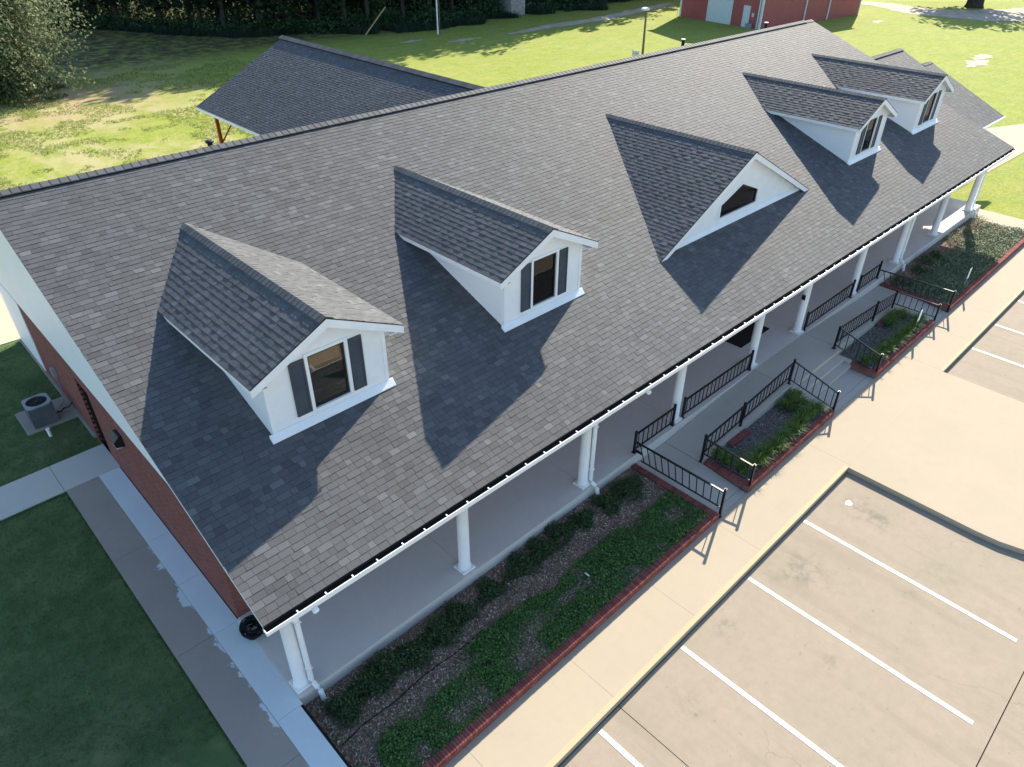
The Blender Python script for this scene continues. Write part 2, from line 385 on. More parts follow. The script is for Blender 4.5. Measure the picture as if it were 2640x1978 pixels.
# front walk with kerb, bump-out pad
walk = link('sidewalk', None, kind='structure')
obj('joint_bed', MB().box(-.9, 39.5, -4.38, -2.9, -.9, -.53), M['gutdark'], walk)
jx = [-14, -.6, 2.25, 5.1, 7.95, 10.78, 15.5, 22.5, 25.3, 28.1, 31, 34, 37.4, 39.5]
for a, b in zip(jx[:-1], jx[1:]): slab(walk, M['walk'], a, b, -4.42, -2.97, -.5, .0025)
for a, b in zip((10.95, 17.36, 25.5), (12.34, 20.3, 26.95)): slab(walk, M['ramp'], a, b, -2.97, -2.76, -.5, .004)
arc = [(15.36+3-3*math.cos(t), -7.8-3*math.sin(t)) for t in np.linspace(0, math.pi/2, 10)]
arc2 = [(22.45-3+3*math.sin(t), -7.8-3*math.cos(t)) for t in np.linspace(0, math.pi/2, 10)]
sheet('island_pad', [(15.36, -4.4185), *arc, *arc2, (22.45, -4.4185)][::-1], -.5, M['walk'], .35, walk)
for a, b in ((3-10, 15.37),): obj('kerb_paint', MB().box(a, b, -4.415, -4.30, -.4995, -.4955), M['yellow'], walk)
obj('kerb_paint', MB().box(22.46, 37, -4.415, -4.33, -.4995, -.4955), M['yellow'], walk)
# side strips beside the gable wall
strip = link('side_path', None, kind='structure')
obj('joint_bed', MB().box(-.92, .4, -6, 9.1, -.6, -.075), M['gutdark'], strip)
for a, b in ((-6, -2.0), (-2.0, -.37), (-.37, 2.28), (2.28, 4.08), (4.08, 5.85), (5.85, 9.12)): slab(strip, M['lightstrip'], -.148, .40 if a > -.5 else .345, a, b, -.045, .004, .35)
for a, b in ((-6, -1.2), (-1.2, 2.3), (2.3, 5.83), (5.83, 9.12)): slab(strip, M['darkstrip'], -.955, -.148, a, b, -.052, .004, .35)
for a, b in ((-9, -5.5), (-5.5, -2.6), (-2.6, -.98), (-.98, .43)): slab(strip, M['crosswalk'], a, b, 9.12, 10.46, -.05, .005, .2)
# far right walk, back drive, pale tracks
sheet('end_walk', [(37.6, -4.4), (39.5, -4.4), (39.5, 2.4), (38.7, 2.4), (37.6, .2)], -.47, M['walk'], .3, kind='structure')
sheet('far_driveway', [(42, 1.9), (53, 1.45), (58, -.5), (75, -6), (75, 2), (60, 3.4), (56.1, 5.1), (42, 5.6)], -.605, M['walk'], .1, kind='structure')
sheet('back_driveway', [(-14, 18.9), (1.4, 18.35), (3.4, 18.35), (3.4, 23.5), (-14, 24.2)], -.075, M['drive'], .3, kind='structure')
def track(name, pts, mat):
    n = len(pts); L = []; Rr = []
    for i, (x, y, wd) in enumerate(pts):
        d = Vector((pts[min(i+1, n-1)][0]-pts[max(i-1, 0)][0], pts[min(i+1, n-1)][1]-pts[max(i-1, 0)][1])).normalized()
        L.append((x-d.y*wd/2, y+d.x*wd/2)); Rr.append((x+d.y*wd/2, y-d.x*wd/2))
    def sub(P):
        out = []
        for (a, b), (c, d) in zip(P[:-1], P[1:]):
            for t in np.linspace(0, 1, 9)[:-1]: out.append((a+(c-a)*t+rng.normal(0, .16), b+(d-b)*t+rng.normal(0, .16)))
        out.append(P[-1]); return out
    L, Rr = sub(L), sub(Rr); mb = MB()
    vs = [(x, y, float(gz(x, y))+.02) for x, y in L+Rr]; k = len(L)
    mb.add(vs, [(i, k+i, k+i+1, i+1) for i in range(k-1)])
    return obj(name, mb, mat, kind='structure')
track('dirt_track', [(58, 54, .6), (66, 54.6, 2.0), (73, 54.3, 2.2), (82, 55.5, 2.0), (92, 57, 1.5)], M['dirt'])
track('gravel_road', [(112, 44, 4), (114, 37, 4.5), (111, 30.5, 7), (113, 23.5, 10), (121, 19, 9), (132, 15, 8), (150, 8, 8)], M['dirt'])
for (x, y, r) in ((80, 13.2, 1.5), (83.4, 13.9, 1.3), (98, 30.4, .9), (47.5, 57.5, 1.0), (52, 54.5, 1.4)):
    mb = MB(); n = 18
    ring = [(x+r*math.cos(t)*(1.5+rng.normal(0, .3)), y-r*.0+r*.55*math.sin(t)*(1+rng.normal(0, .3)), float(gz(x, y))+.018) for t in np.linspace(0, 2*math.pi, n+1)[:-1]]
    mb.add(ring, [tuple(range(n))]); obj('bare_patch', mb, M['dirt'], kind='structure')

# ------------------------------------------------------------------ the long building
H = thing('building', (19, 8, 0), 'long building with grey shingle roof, five dormers and white columned porch', 'building')
EX, EY, EZ = 38.149, -.873, 3.004
RY, RZ = 10.406, 7.240
m = (RZ-EZ)/(RY-EY)
XW, XE = .42, 37.9            # gable walls
def roofz(y): return EZ+m*(y-EY) if y < RY else RZ-m*(y-RY)
y0 = -.735; yb = 18.9
roof = obj('roof', MB().prism([(y0, roofz(y0)-.02), (RY, RZ-.02), (yb, roofz(yb)-.02), (yb, roofz(yb)-.1), (RY, RZ-.1), (y0, roofz(y0)-.1)], 0, .02, EX-.02), M['white'], H)

def tabs(length, height, expo, t0, t1, wmin, wmax, start=0.0):
    """random laminated-shingle tabs in the roof plane: (u0,u1,v0,v1,thickness,tone)"""
    out = []; rows = int(height/expo)
    for r in range(rows):
        u = -random.random()*wmax; v = r*expo
        hi = False
        while u < length:
            wd = random.choice((wmin, (wmin+wmax)/2, (wmin+wmax)/2, wmax, wmax*.85))*random.uniform(.92, 1.08); hi = not hi
            a, b = max(u, start), min(u+wd, length)
            if b-a > .02:
                q = random.random()
                tone = random.gauss(.42, .1) if q < .72 else (random.gauss(.68, .11) if q < .93 else random.gauss(.2, .06))
                out.append((a, b, v, min(v+expo+.012, height), (t1 if hi else t0)*random.uniform(.85, 1.1), min(max(tone, .1), 1)))
            u += wd
    return out
def tab_faces(T, O, U, V, Nn):
    A = np.array(T); O, U, V, Nn = map(np.array, (O, U, V, Nn)); n = len(A)
    g = .0022
    def P(u, v, t): return O + u[:, None]*U + v[:, None]*V + t[:, None]*Nn
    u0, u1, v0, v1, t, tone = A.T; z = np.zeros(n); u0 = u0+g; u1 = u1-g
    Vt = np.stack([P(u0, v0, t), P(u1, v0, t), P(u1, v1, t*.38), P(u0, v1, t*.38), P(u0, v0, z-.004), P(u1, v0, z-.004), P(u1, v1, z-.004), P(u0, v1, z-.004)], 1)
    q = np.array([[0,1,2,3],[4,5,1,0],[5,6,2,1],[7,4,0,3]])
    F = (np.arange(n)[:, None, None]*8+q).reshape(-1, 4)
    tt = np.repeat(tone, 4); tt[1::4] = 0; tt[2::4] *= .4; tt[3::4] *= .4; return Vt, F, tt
def shingle_stuff(name, T, O, U, V, Nn, parent):
    Vt, F, tone = tab_faces(T, O, U, V, Nn)
    return obj(name, np_mesh(name, Vt.reshape(-1, 3), F, tone), M['shingle'], parent, kind='stuff')
sl = math.hypot(RY-EY, RZ-EZ); cV = (RY-EY)/sl; sV = (RZ-EZ)/sl
O0 = np.array([0, y0-.012, roofz(y0-.012)-.006]); hgt = (RY-y0)/cV
T = tabs(EX, hgt-.05, .1415, .0105, .013, .14, .28)
T = np.array(T)
cen = O0 + ((T[:, 0]+T[:, 1])/2)[:, None]*np.array([1, 0, 0]) + T[:, 2][:, None]*np.array([0, cV, sV])
sz = (T[:, 1]-T[:, 0])/np.sum((cen-CAM)**2, 1)
order = np.argsort(-np.where(T[:, 1]-T[:, 0] > .07, 1/np.sum((cen-CAM)**2, 1), 0))
front = order[:300]; rest = np.setdiff1d(np.arange(len(T)), front)
Nn = (0, -sV, cV)
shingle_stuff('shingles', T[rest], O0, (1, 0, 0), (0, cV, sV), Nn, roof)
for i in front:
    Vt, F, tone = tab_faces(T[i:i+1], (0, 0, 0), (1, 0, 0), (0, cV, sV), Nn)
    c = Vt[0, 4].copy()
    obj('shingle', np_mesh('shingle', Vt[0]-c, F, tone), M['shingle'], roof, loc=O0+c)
# back slope (barely seen): one field of shingles
Tb = tabs(EX, (yb-RY)/cV, .1415, .007, .012, .3, .6)
shingle_stuff('back_shingles', Tb, (EX, yb+.01, roofz(yb)-.006), (-1, 0, 0), (0, -cV, sV), (0, sV, cV), roof)
# ridge vent and caps
obj('ridge_vent', MB().prism([(RY-.17, RZ-.064), (RY-.16, RZ-.025), (RY, RZ+.038), (RY+.16, RZ-.025), (RY+.17, RZ-.064)], 0, .15, EX-.9), M['gutdark'], roof)
def cap_mesh(hw, rise, ln, t):
    mb = MB()
    p = [(-hw, -rise), (0, 0), (hw, -rise)]
    vs = []
    for x, dz in ((0, t), (ln, .002)):
        vs += [(x, a, b+dz) for a, b in p]
    for x in (0, ln): vs += [(x, a, b-.012) for a, b in p]
    mb.add(vs, [(0, 1, 4, 3), (1, 2, 5, 4), (0, 6, 7, 1), (1, 7, 8, 2), (0, 3, 9, 6), (2, 8, 11, 5)])
    return mb
capms = []
for k in range(6):
    mb = cap_mesh(.185, .185*m, .24, .014); mb.t = [(.35, .45, .55, .62, .3, .75)[k]]*6; capms.append(mb.mesh('ridge_cap', True))
x = 0.0; k = 0
while x < EX-.2:
    obj('ridge_cap', random.choice(capms), M['shingle'], roof, loc=(x, RY, RZ+.05-(.03 if x > EX-.95 or x < .1 else 0))); x += .205
# gable walls, brick ends, porch
gab = [(2.3, 2.46), (17.9, 2.46), (17.9, roofz(17.9)-.135), (RY, RZ-.135), (2.3, roofz(2.3)-.135)]
obj('gable_siding', MB().prism(gab, 0, XW, XW+.12), M['siding'], H)
obj('rake_soffit', MB().prism([(y0+.05, roofz(y0+.05)-.13), (RY, RZ-.13), (RY, RZ-.105), (y0+.05, roofz(y0+.05)-.105)], 0, .03, XW), M['white'], H)
obj('rake_board', MB().prism([(y0, roofz(y0)-.10), (RY, RZ-.10), (yb, roofz(yb)-.10), (yb, roofz(yb)-.03), (RY, RZ-.03), (y0, roofz(y0)-.03)], 0, .004, .0195), M['white'], H)
bw = MB()
bw.box(XW, XW+.3, 2.3, 9.72, -.6, 2.458); bw.box(XW, XW+.3, 10.72, 15.45, -.6, 2.458); bw.box(XW, XW+.3, 9.72, 10.72, 2.08, 2.458)
bw.box(XW+.302, XE-.3, 2.3, 2.5, -.6, 3.6); bw.box(XW+.302, XE-.3, 17.6, 17.9, -.6, 3.7); bw.box(XE-.3, XE, 2.3, 17.9, -.6, 2.46)
obj('brick_wall', bw, M['brickwall'], H)
obj('far_gable', MB().prism(gab, 0, XE-.12, XE), M['siding'], H)
obj('white_end_panel', MB().box(XW-.02, XW+.28, 15.452, 18.2, -.3, 2.455), M['siding'], H)
obj('foundation_kerb', MB().box(XW-.07, XW-.002, 10.95, 18.3, -.4, -.0), M['pad'], H)
dr = MB().box(XW+.16, XW+.22, 9.74, 10.70, -.05, 2.078)
obj('side_door', dr, M['dark'], H)
obj('door_jamb', MB().box(XW-.004, XW+.158, 10.69, 10.7185, -.05, 2.078), M['inside'], H)  # jamb coloured dark to stand for the shadow in the door recess
for i in range(13): obj('jamb_brick', MB().box(XW-.012, XW+.06, 10.66, 10.6895, -.05+i*.163, .03+i*.163), M['brick'], H)
ptop = 0.0
ps = link('porch_floor', None, H, (19, 0, 0))
slabx = [.42, 4.85, 8.97, 13.05, 17.3, 20.42, 24.73, 28.82, 33.02, 38.6]
obj('porch_edge', MB().box(.40, 38.62, -.235, 2.3, -.62, -.012), M['porch'], ps)
for a, b in zip(slabx[:-1], slabx[1:]): slab(ps, M['porch'], a, b, -.25, 2.3, 0, .003, .1)
obj('soffit', MB().box(XW+.05, EX-.05, -.74, 2.298, 2.72, 2.76), M['white'], H)
obj('beam', MB().box(.45, EX-.2, -.14, .14, 2.52, 2.716), M['white'], H)
obj('fascia', MB().box(.02, EX-.02, -.7275, -.7075, 2.78, 2.99), M['white'], H)
# columns
cols = [.60, 4.855, 8.961, 13.044, 17.296, 20.42, 24.726, 28.81, 33.016, 37.346]
for i, x in enumerate(cols):
    c = obj('column', MB().tube([(0, 0, .05), (0, 0, .11), (0, 0, .12), (0, 0, 1.2), (0, 0, 2.4), (0, 0, 2.41), (0, 0, 2.52)], [.165, .15, .136, .134, .125, .15, .15], 28), M['white'], H, smooth=False, loc=(x, 0, 0))
    for p in c.data.polygons: p.use_smooth = len(p.vertices) == 4
    obj('base_plate', MB().box(-.18, .18, -.18, .18, .001, .05), M['white'], c, loc=(x, 0, 0), bevel=.006)
# gutter
gy0, gy1, gt = EY, y0-.008, EZ
gm = MB()
gm.box(0, EX, gy0, gy0+.016, gt-.08, gt); gm.box(0, EX, gy0+.0162, gy1, gt-.08, gt-.066); gm.box(-.014, -.0002, gy0, gy1, gt-.08, gt+.002); gm.box(EX+.0002, EX+.014, gy0, gy1, gt-.08, gt+.002)
gut = obj('gutter', gm, M['white'], H)
obj('gutter_shade_dirt', MB().box(.002, EX-.002, gy0+.017, gy1-.001, gt-.0655, gt-.05).box(.002, EX-.002, gy0+.0165, gy0+.0175, gt-.066, gt-.006).box(.002, EX-.002, gy1-.004, gy1-.001, gt-.0495, gt+.03), M['gutdark'], gut)  # near-black faces stand for the shade and dirt inside the gutter
strapm = MB().box(-.012, .012, gy0+.005, gy0+.072, gt-.008, gt+.005).mesh('gutter_strap')
xx = .585
while xx < EX:
    obj('gutter_strap', strapm, M['white'], gut, loc=(xx+random.uniform(-.02, .02), 0, 0)); xx += .538
for x in (.60, 8.961, 28.81, 37.346):
    px, py = x+.15, -.15
    d = obj('downspout', MB().tube([(px, py, 2.7), (px, py, .16), (px+.01, py-.04, .07), (px+.03, -.30, .01), (px+.05, -.35, -.07), (px+.07, -.38, -.36)], .054, 12), M['white'], H)
    for z in (.5, 1.9): obj('clamp', MB().box(px-.062, px+.062, py-.062, py+.062, z, z+.03), M['white'], d)

# ------------------------------------------------------------------ dormers
def slope_quads(name, O, U, V, Nn, ln, ht, parent, t0=.0105, t1=.0145):
    return shingle_stuff(name, tabs(ln, ht, .1415, t0, t1, .13, .24), O, U, V, Nn, parent)
def dormer(c, lab, wide=False):
    D = link('dormer', None, H, (c, 2.17, 4.1)); D['label'] = lab
    if wide: hw, pz, ez, yf, yw, yk = 4.42, 6.30, 4.07, 1.90, 2.15, 8.3
    else: hw, pz, ez, yf, yw, yk = 1.695, 6.385, 5.565, 1.92, 2.17, 8.45
    sl = math.hypot(hw, pz-ez); ch, sh = hw/sl, (pz-ez)/sl
    # roof board
    def zr(x): return pz-(pz-ez)/hw*abs(x)
    obj('roof_board', MB().prism([(-hw+.02, zr(hw-.02)-.02), (0, pz-.02), (hw-.02, zr(hw-.02)-.02), (hw-.02, zr(hw-.02)-.10), (0, pz-.11), (-hw+.02, zr(hw-.02)-.10)], 1, yf+.02, yk), M['white'], D, loc=(c, 0, 0))
    ln = yk-yf
    slope_quads('left_shingles', (c-hw-.012, yk, zr(hw+.012)-.004), (0, -1, 0), (ch, 0, sh), (-sh, 0, ch), ln, sl, D)
    slope_quads('right_shingles', (c+hw+.012, yf, zr(hw+.012)-.004), (0, 1, 0), (-ch, 0, sh), (sh, 0, ch), ln, sl, D)
    mb = [cap_mesh(.15, .15*(pz-ez)/hw*1.0, .24, .014) for _ in range(4)]
    for q, t in zip(mb, (.3, .42, .55, .7)): q.t = [t]*6
    ms = [q.mesh('ridge_cap', True) for q in mb]
    y = yf
    while y < yk-.5:
        obj('ridge_cap', random.choice(ms), M['shingle'], D, loc=(c, y, pz+.016), rot=(0, 0, math.pi/2)); y += .148
    # front gable boards (fascia) following the rake
    for s in (-1, 1):
        obj('rake_board', MB().prism([(0, pz-.022), (s*(hw-.0), zr(hw)-.022), (s*(hw-.0), zr(hw)-.19), (0, pz-.20)][::s], 1, yf-.004, yf+.016), M['white'], D, loc=(c, 0, 0))
        obj('dark_drip_edge', MB().prism([(0, pz-.002), (s*hw, zr(hw)-.002), (s*hw, zr(hw)-.02), (0, pz-.02)][::s], 1, yf-.006, yf+.016), M['dark'], D, loc=(c, 0, 0))
    if not wide:
        wx = 1.365; zb = roofz(yw)
        # front wall with the window opening cut out
        wl, wr, z0, z1 = -.40, .42, 4.37, 5.60
        f = MB()
        f.box(-wx, wl, yw, yw+.1, zb-.06, 5.601); f.box(wr, wx, yw, yw+.1, zb-.06, 5.601); f.box(wl, wr, yw, yw+.1, zb-.06, z0)
        f.prism([(-wx, 5.602), (wx, 5.602), (wx, zr(wx)-.11), (0, pz-.115), (-wx, zr(wx)-.11)], 1, yw, yw+.1)
        obj('front_wall', f, M['white'], D, loc=(c, 0, 0))
        for s in (-1, 1):
            a, b = (-wx, -wx+.1) if s < 0 else (wx-.1, wx)
            ye = (zr(wx)-.1-EZ)/m+EY+.3
            obj('side_wall', MB().prism([(yw+.101, zb-.05), (yw+.101, zr(wx)-.1), (ye, zr(wx)-.1), (ye, roofz(ye)-.05)], 0, a, b), M['siding'], D, loc=(c, 0, 0))
            obj('corner_board', MB().box(s*wx-.006-(.075 if s > 0 else 0), s*wx+.006+(.075 if s < 0 else 0), yw-.014, yw-.001, zb-.02, zr(wx)-.16), M['white'], D, loc=(c, 0, 0))
            obj('eave_return', MB().box(s*1.36, s*(hw-.01), yf+.018, yw+.1, ez-.135, ez-.115), M['white'], D, loc=(c, 0, 0))
            obj('eave_fascia', MB().box(s*(hw-.03), s*(hw-.012), yf+.018, 5.9, ez-.13, ez-.012), M['white'], D, loc=(c, 0, 0))
            # louvred shutter
            sm = MB(); x0, x1 = (-.81, -.49) if s < 0 else (.51, .81)
            sm.box(x0, x0+.035, yw-.035, yw-.002, z0, z1); sm.box(x1-.035, x1, yw-.035, yw-.002, z0, z1)
            for q in (z0, (z0+z1)/2-.03, z1-.06): sm.box(x0+.0355, x1-.0355, yw-.035, yw-.002, q, q+.06)
            for a0, a1 in ((z0+.06, (z0+z1)/2-.03), ((z0+z1)/2+.03, z1-.06)):
                kq = 13
                for q in range(kq):
                    zc = a0+(a1-a0)*(q+.5)/kq; hh = (a1-a0)/kq*.55
                    sm.add([(x0+.0355, yw-.03, zc-hh), (x1-.0355, yw-.03, zc-hh), (x1-.0355, yw-.006, zc+hh), (x0+.0355, yw-.006, zc+hh)], [(0, 1, 2, 3)])
            obj('shutter', sm, M['shutter'], D, loc=(c, 0, 0))
        fr = MB(); d0, d1 = yw+.02, yw+.07
        fr.box(wl, wl+.04, d0, d1, z0, z1); fr.box(wr-.04, wr, d0, d1, z0, z1); fr.box(wl+.041, wr-.041, d0, d1, z0, z0+.045); fr.box(wl+.041, wr-.041, d0, d1, z1-.045, z1)
        obj('window_frame', fr, M['dark'], D, loc=(c, 0, 0))
        obj('window_pane', MB().box(wl+.0405, wr-.0405, yw+.045, yw+.05, z0+.046, z1-.046), M['glass'], D, loc=(c, 0, 0))
        obj('blind', MB().box(wl+.06, wr-.06, yw+.11, yw+.12, z1-.34, z1-.02).box(wl+.06, wr-.06, yw+.107, yw+.125, z1-.36, z1-.341), M['blind'], D, loc=(c, 0, 0))
        obj('window_casing', MB().box(wl-.075, wl-.001, yw-.02, yw-.001, z0-.06, z1+.07).box(wr+.001, wr+.075, yw-.02, yw-.001, z0-.06, z1+.07).box(wl-.0005, wr+.0005, yw-.02, yw-.001, z1+.001, z1+.07).box(wl-.0005, wr+.0005, yw-.03, yw-.001, z0-.06, z0-.001), M['white'], D, loc=(c, 0, 0))
        obj('room_back', MB().box(-1.26, 1.26, 4.6, 4.65, 4.3, 5.62).box(-1.26, 1.26, 2.28, 4.6, 5.60, 5.62).box(-1.26, 1.26, 2.28, 4.6, 3.9, 4.3), M['inside'], D, loc=(c, 0, 0))
        # bottom flashing board lying on the shingles
        fl = wx+.09
        obj('flashing', MB().prism([(yw-.002, roofz(yw)+.015), (yw-.002, roofz(yw)+.10), (yw-.02, roofz(yw)+.10), (yw-.13, roofz(yw-.13)+.03), (yw-.13, roofz(yw-.13)+.012)], 0, -fl, fl), M['white'], D, loc=(c, 0, 0))
    else:
        zb = roofz(yw); hx = (pz-.11-zb)/((pz-ez)/hw)
        P = [(-1.12, 4.40), (-1.14, 4.82), (-.03, 5.25), (1.06, 4.82), (1.05, 4.40)]
        ol = [(-hx, zb-.03), (hx, zb-.03), (0, pz-.115)]
        f = MB()   # gable wall pieced round the five-sided window
        y_, t_ = yw, yw+.1
        f.prism([ol[0], P[0], P[1]], 1, y_, t_); f.prism([ol[0], ol[1], P[4], P[0]], 1, y_, t_)
        f.prism([ol[1], P[3], P[4]], 1, y_, t_); f.prism([ol[0], P[1], P[2], ol[2]], 1, y_, t_); f.prism([ol[1], ol[2], P[2], P[3]], 1, y_, t_)
        obj('front_wall', f, M['white'], D, loc=(c, 0, 0))
        cx, cz = 0, 4.75
        Q = [(cx+(a-cx)*.955, cz+(b-cz)*.91) for a, b in P]; Q2 = [(cx+(a-cx)*1.075, cz+(b-cz)*1.17) for a, b in P]
        fm, cm = MB(), MB()
        for i in range(5):
            j = (i+1) % 5
            fm.prism([P[i], P[j], Q[j], Q[i]], 1, yw+.02, yw+.07); cm.prism([Q2[i], Q2[j], P[j], P[i]], 1, yw-.022, yw-.001)
        obj('window_frame', fm, M['dark'], D, loc=(c, 0, 0)); obj('window_casing', cm, M['white'], D, loc=(c, 0, 0))
        obj('window_pane', MB().prism(Q, 1, yw+.045, yw+.05), M['glass'], D, loc=(c, 0, 0))
        obj('blind', MB().prism([(a*.9, b) for a, b in Q], 1, yw+.3, yw+.31), M['blind'], D, loc=(c, 0, 0))
        obj('flashing', MB().prism([(yw-.002, zb+.015), (yw-.002, zb+.09), (yw-.02, zb+.09), (yw-.12, roofz(yw-.12)+.03), (yw-.12, roofz(yw-.12)+.012)], 0, -hx+.12, hx-.12), M['white'], D, loc=(c, 0, 0))
dormer(3.39, 'gabled dormer nearest the bare roof end, its right slope in sun')
dormer(9.53, 'gabled dormer between the nearest dormer and the wide gable')
dormer(18.58, 'wide low gable dormer with five sided window', True)
dormer(27.93, 'gabled dormer just past the wide gable')
dormer(34.10, 'gabled dormer furthest along the roof')

# ------------------------------------------------------------------ lower wing at the far end
wg = thing('wing', (41, 7, -.6), 'lower shingled wing stepping down from the far end of the long building', 'building')
ws = .468
def wing(x0, x1, yr, ye=2.02, ze=2.5):
    zr = ze+ws*(yr-ye); y2 = 2*yr-ye
    obj('wing_roof', MB().prism([(ye, ze-.02), (yr, zr-.02), (y2, ze-.02), (y2, ze-.16), (yr, zr-.16), (ye, ze-.16)], 0, x0, x1-.02), M['white'], wg)
    s_ = math.hypot(1, ws); ch, sh = 1/s_, ws/s_; L_ = (yr-ye)*s_
    shingle_stuff('wing_shingles', tabs(x1-x0, L_, .1415, .007, .012, .15, .32), (x0, ye-.01, ze-.01), (1, 0, 0), (0, ch, sh), (0, -sh, ch), wg)
    shingle_stuff('wing_back_shingles', tabs(x1-x0, L_, .1415, .007, .012, .3, .5), (x1, y2+.01, ze-.01), (-1, 0, 0), (0, -ch, sh), (0, sh, ch), wg)
    return zr
z1 = wing(38.2, 45.3, 8.05); z2 = wing(45.31, 46.56, 6.68)
for a, b, yr, zr in ((38.3, 45.1, 8.05, z1), (45.31, 46.4, 6.68, z2)):
    x = a
    while x < b: obj('ridge_cap', random.choice(capms), M['shingle'], wg, loc=(x, yr, zr+(.035 if x < 45.2 else .004))); x += .205
obj('ridge_vent', MB().prism([(7.88, z1-.075), (7.89, z1-.04), (8.05, z1+.03), (8.21, z1-.04), (8.22, z1-.075)], 0, 38.6, 44.8), M['gutdark'], wg)
obj('wing_wall', MB().prism([(5, -.7), (12.4, -.7), (12.4, 3.2), (8.05, z1-.2), (5, 3.6)], 0, 38.2, 44.8), M['brickwall'], wg)
obj('wing_end_wall', MB().prism([(5, -.7), (9.9, -.7), (9.9, 3.0), (6.68, z2-.2), (5, 3.6)], 0, 44.85, 46.1), M['brickwall'], wg)
obj('wing_gutter', MB().box(38.3, 46.56, 1.90, 1.916, 2.40, 2.5).box(38.3, 46.56, 1.917, 2.0, 2.40, 2.42), M['white'], wg)
obj('wing_fascia', MB().box(38.2, 46.54, 2.005, 2.019, 2.34, 2.475), M['white'], wg)

# ------------------------------------------------------------------ open shed behind the ridge
pv = thing('pavilion', (19.5, 24, -.65), 'open sided pavilion with dark shingle roof on red posts behind the building', 'pavilion')
px0, pxr, pze, pzr, py0, py1 = 13.77, 19.6, 2.9, 5.75, 14.2, 32.49
pw = pxr-px0; psl = math.hypot(pw, pzr-pze); pc, psn = pw/psl, (pzr-pze)/psl
obj('pavilion_roof', MB().prism([(px0, pze-.02), (pxr, pzr-.02), (2*pxr-px0, pze-.02), (2*pxr-px0, pze-.15), (pxr, pzr-.15), (px0, pze-.15)], 1, py0, py1-.02), M['white'], pv)
shingle_stuff('left_shingles', tabs(py1-py0, psl, .1415, .0105, .0145, .14, .26), (px0-.012, py1, pze-.012), (0, -1, 0), (pc, 0, psn), (-psn, 0, pc), pv)
shingle_stuff('right_shingles', tabs(py1-py0, psl, .1415, .006, .011, .3, .6), (2*pxr-px0+.012, py0, pze-.012), (0, 1, 0), (-pc, 0, psn), (psn, 0, pc), pv)
obj('ridge_vent', MB().prism([(pxr-.24, pzr-.145), (pxr-.22, pzr-.055), (pxr, pzr+.05), (pxr+.22, pzr-.055), (pxr+.24, pzr-.145)], 1, py0, py1-.3), M['gutdark'], pv)
capp = [cap_mesh(.25, .25*.49, .24, .014) for _ in range(3)]
for q, t in zip(capp, (.4, .6, .8)): q.t = [t]*6
capp = [q.mesh('ridge_cap', True) for q in capp]
y = 14.6
while y < py1: obj('ridge_cap', random.choice(capp), M['shingle'], pv, loc=(pxr, y, pzr+.07), rot=(0, 0, math.pi/2)); y += .205
obj('eave_trim', MB().box(px0-.01, px0+.012, 19, py1, pze-.17, pze-.035), M['white'], pv)
for x, y in ((14.25, 31.3), (14.25, 25), (14.25, 20), (24.9, 31.3), (24.9, 25), (24.9, 20)):
    s = 1 if x < 19 else -1
    obj('post', MB().box(x-.08, x+.08, y-.08, y+.08, -.7, 2.75), M['redpost'], pv)
    if y > 30: obj('brace', MB().bar((x+s*.08, y, 1.15), (x+s*1.0, y, 2.1+.15), .06), M['redpost'], pv)
obj('tie_beam', MB().box(14.2, 25, 31.2, 31.4, 2.76, 2.95), M['redpost'], pv)

# ------------------------------------------------------------------ ramps, steps
rp = link('ramp', None, kind='structure')
def ramp(xa, xb, xl0, xl1):
    """xa: top end at the platform, xb: low end; landing xl0..xl1 beside it"""
    lo_ = -.36; mb = MB()
    x0, x1 = min(xa, xb), max(xa, xb); z0, z1 = (lo_, -.004) if xa > xb else (-.004, lo_)
    mb.prism([(x0, -.8), (x1, -.8), (x1, z1), (x0, z0)], 1, -1.40, -.252)
    obj('ramp_run', mb, M['ramp'], rp)
    obj('ramp_kerb', MB().prism([(x0, -.8), (x1, -.8), (x1, z1+.055), (x0, z0+.055)], 1, -1.55, -1.402), M['ramp'], rp)
    a, b = xl0, xl1
    obj('landing', MB().prism([(-2.755, -.8), (-.252, -.8), (-.252, lo_-.003), (-1.55, lo_-.003), (-2.755, -.497)], 0, a, b), M['ramp'], rp)
ramp(17.1, 12.36, 10.95, 12.34); ramp(20.5, 25.45, 25.47, 26.93)
st = link('front_steps', None, kind='structure')
obj('platform', MB().box(17.12, 20.48, -1.62, -.252, -.8, -.006), M['ramp'], st)
obj('tread', MB().box(17.36, 20.3, -1.89, -1.622, -.8, -.17), M['ramp'], st)
obj('tread', MB().box(17.36, 20.3, -2.16, -1.892, -.8, -.335), M['ramp'], st)
obj('landing', MB().box(17.36, 20.3, -2.755, -2.162, -.8, -.5), M['ramp'], st)
obj('cheek', MB().box(17.22, 17.355, -2.79, -1.402, -.8, -.30), M['ramp'], st)
obj('cheek', MB().box(20.305, 20.42, -2.1, -1.56, -.8, -.22), M['ramp'], st)

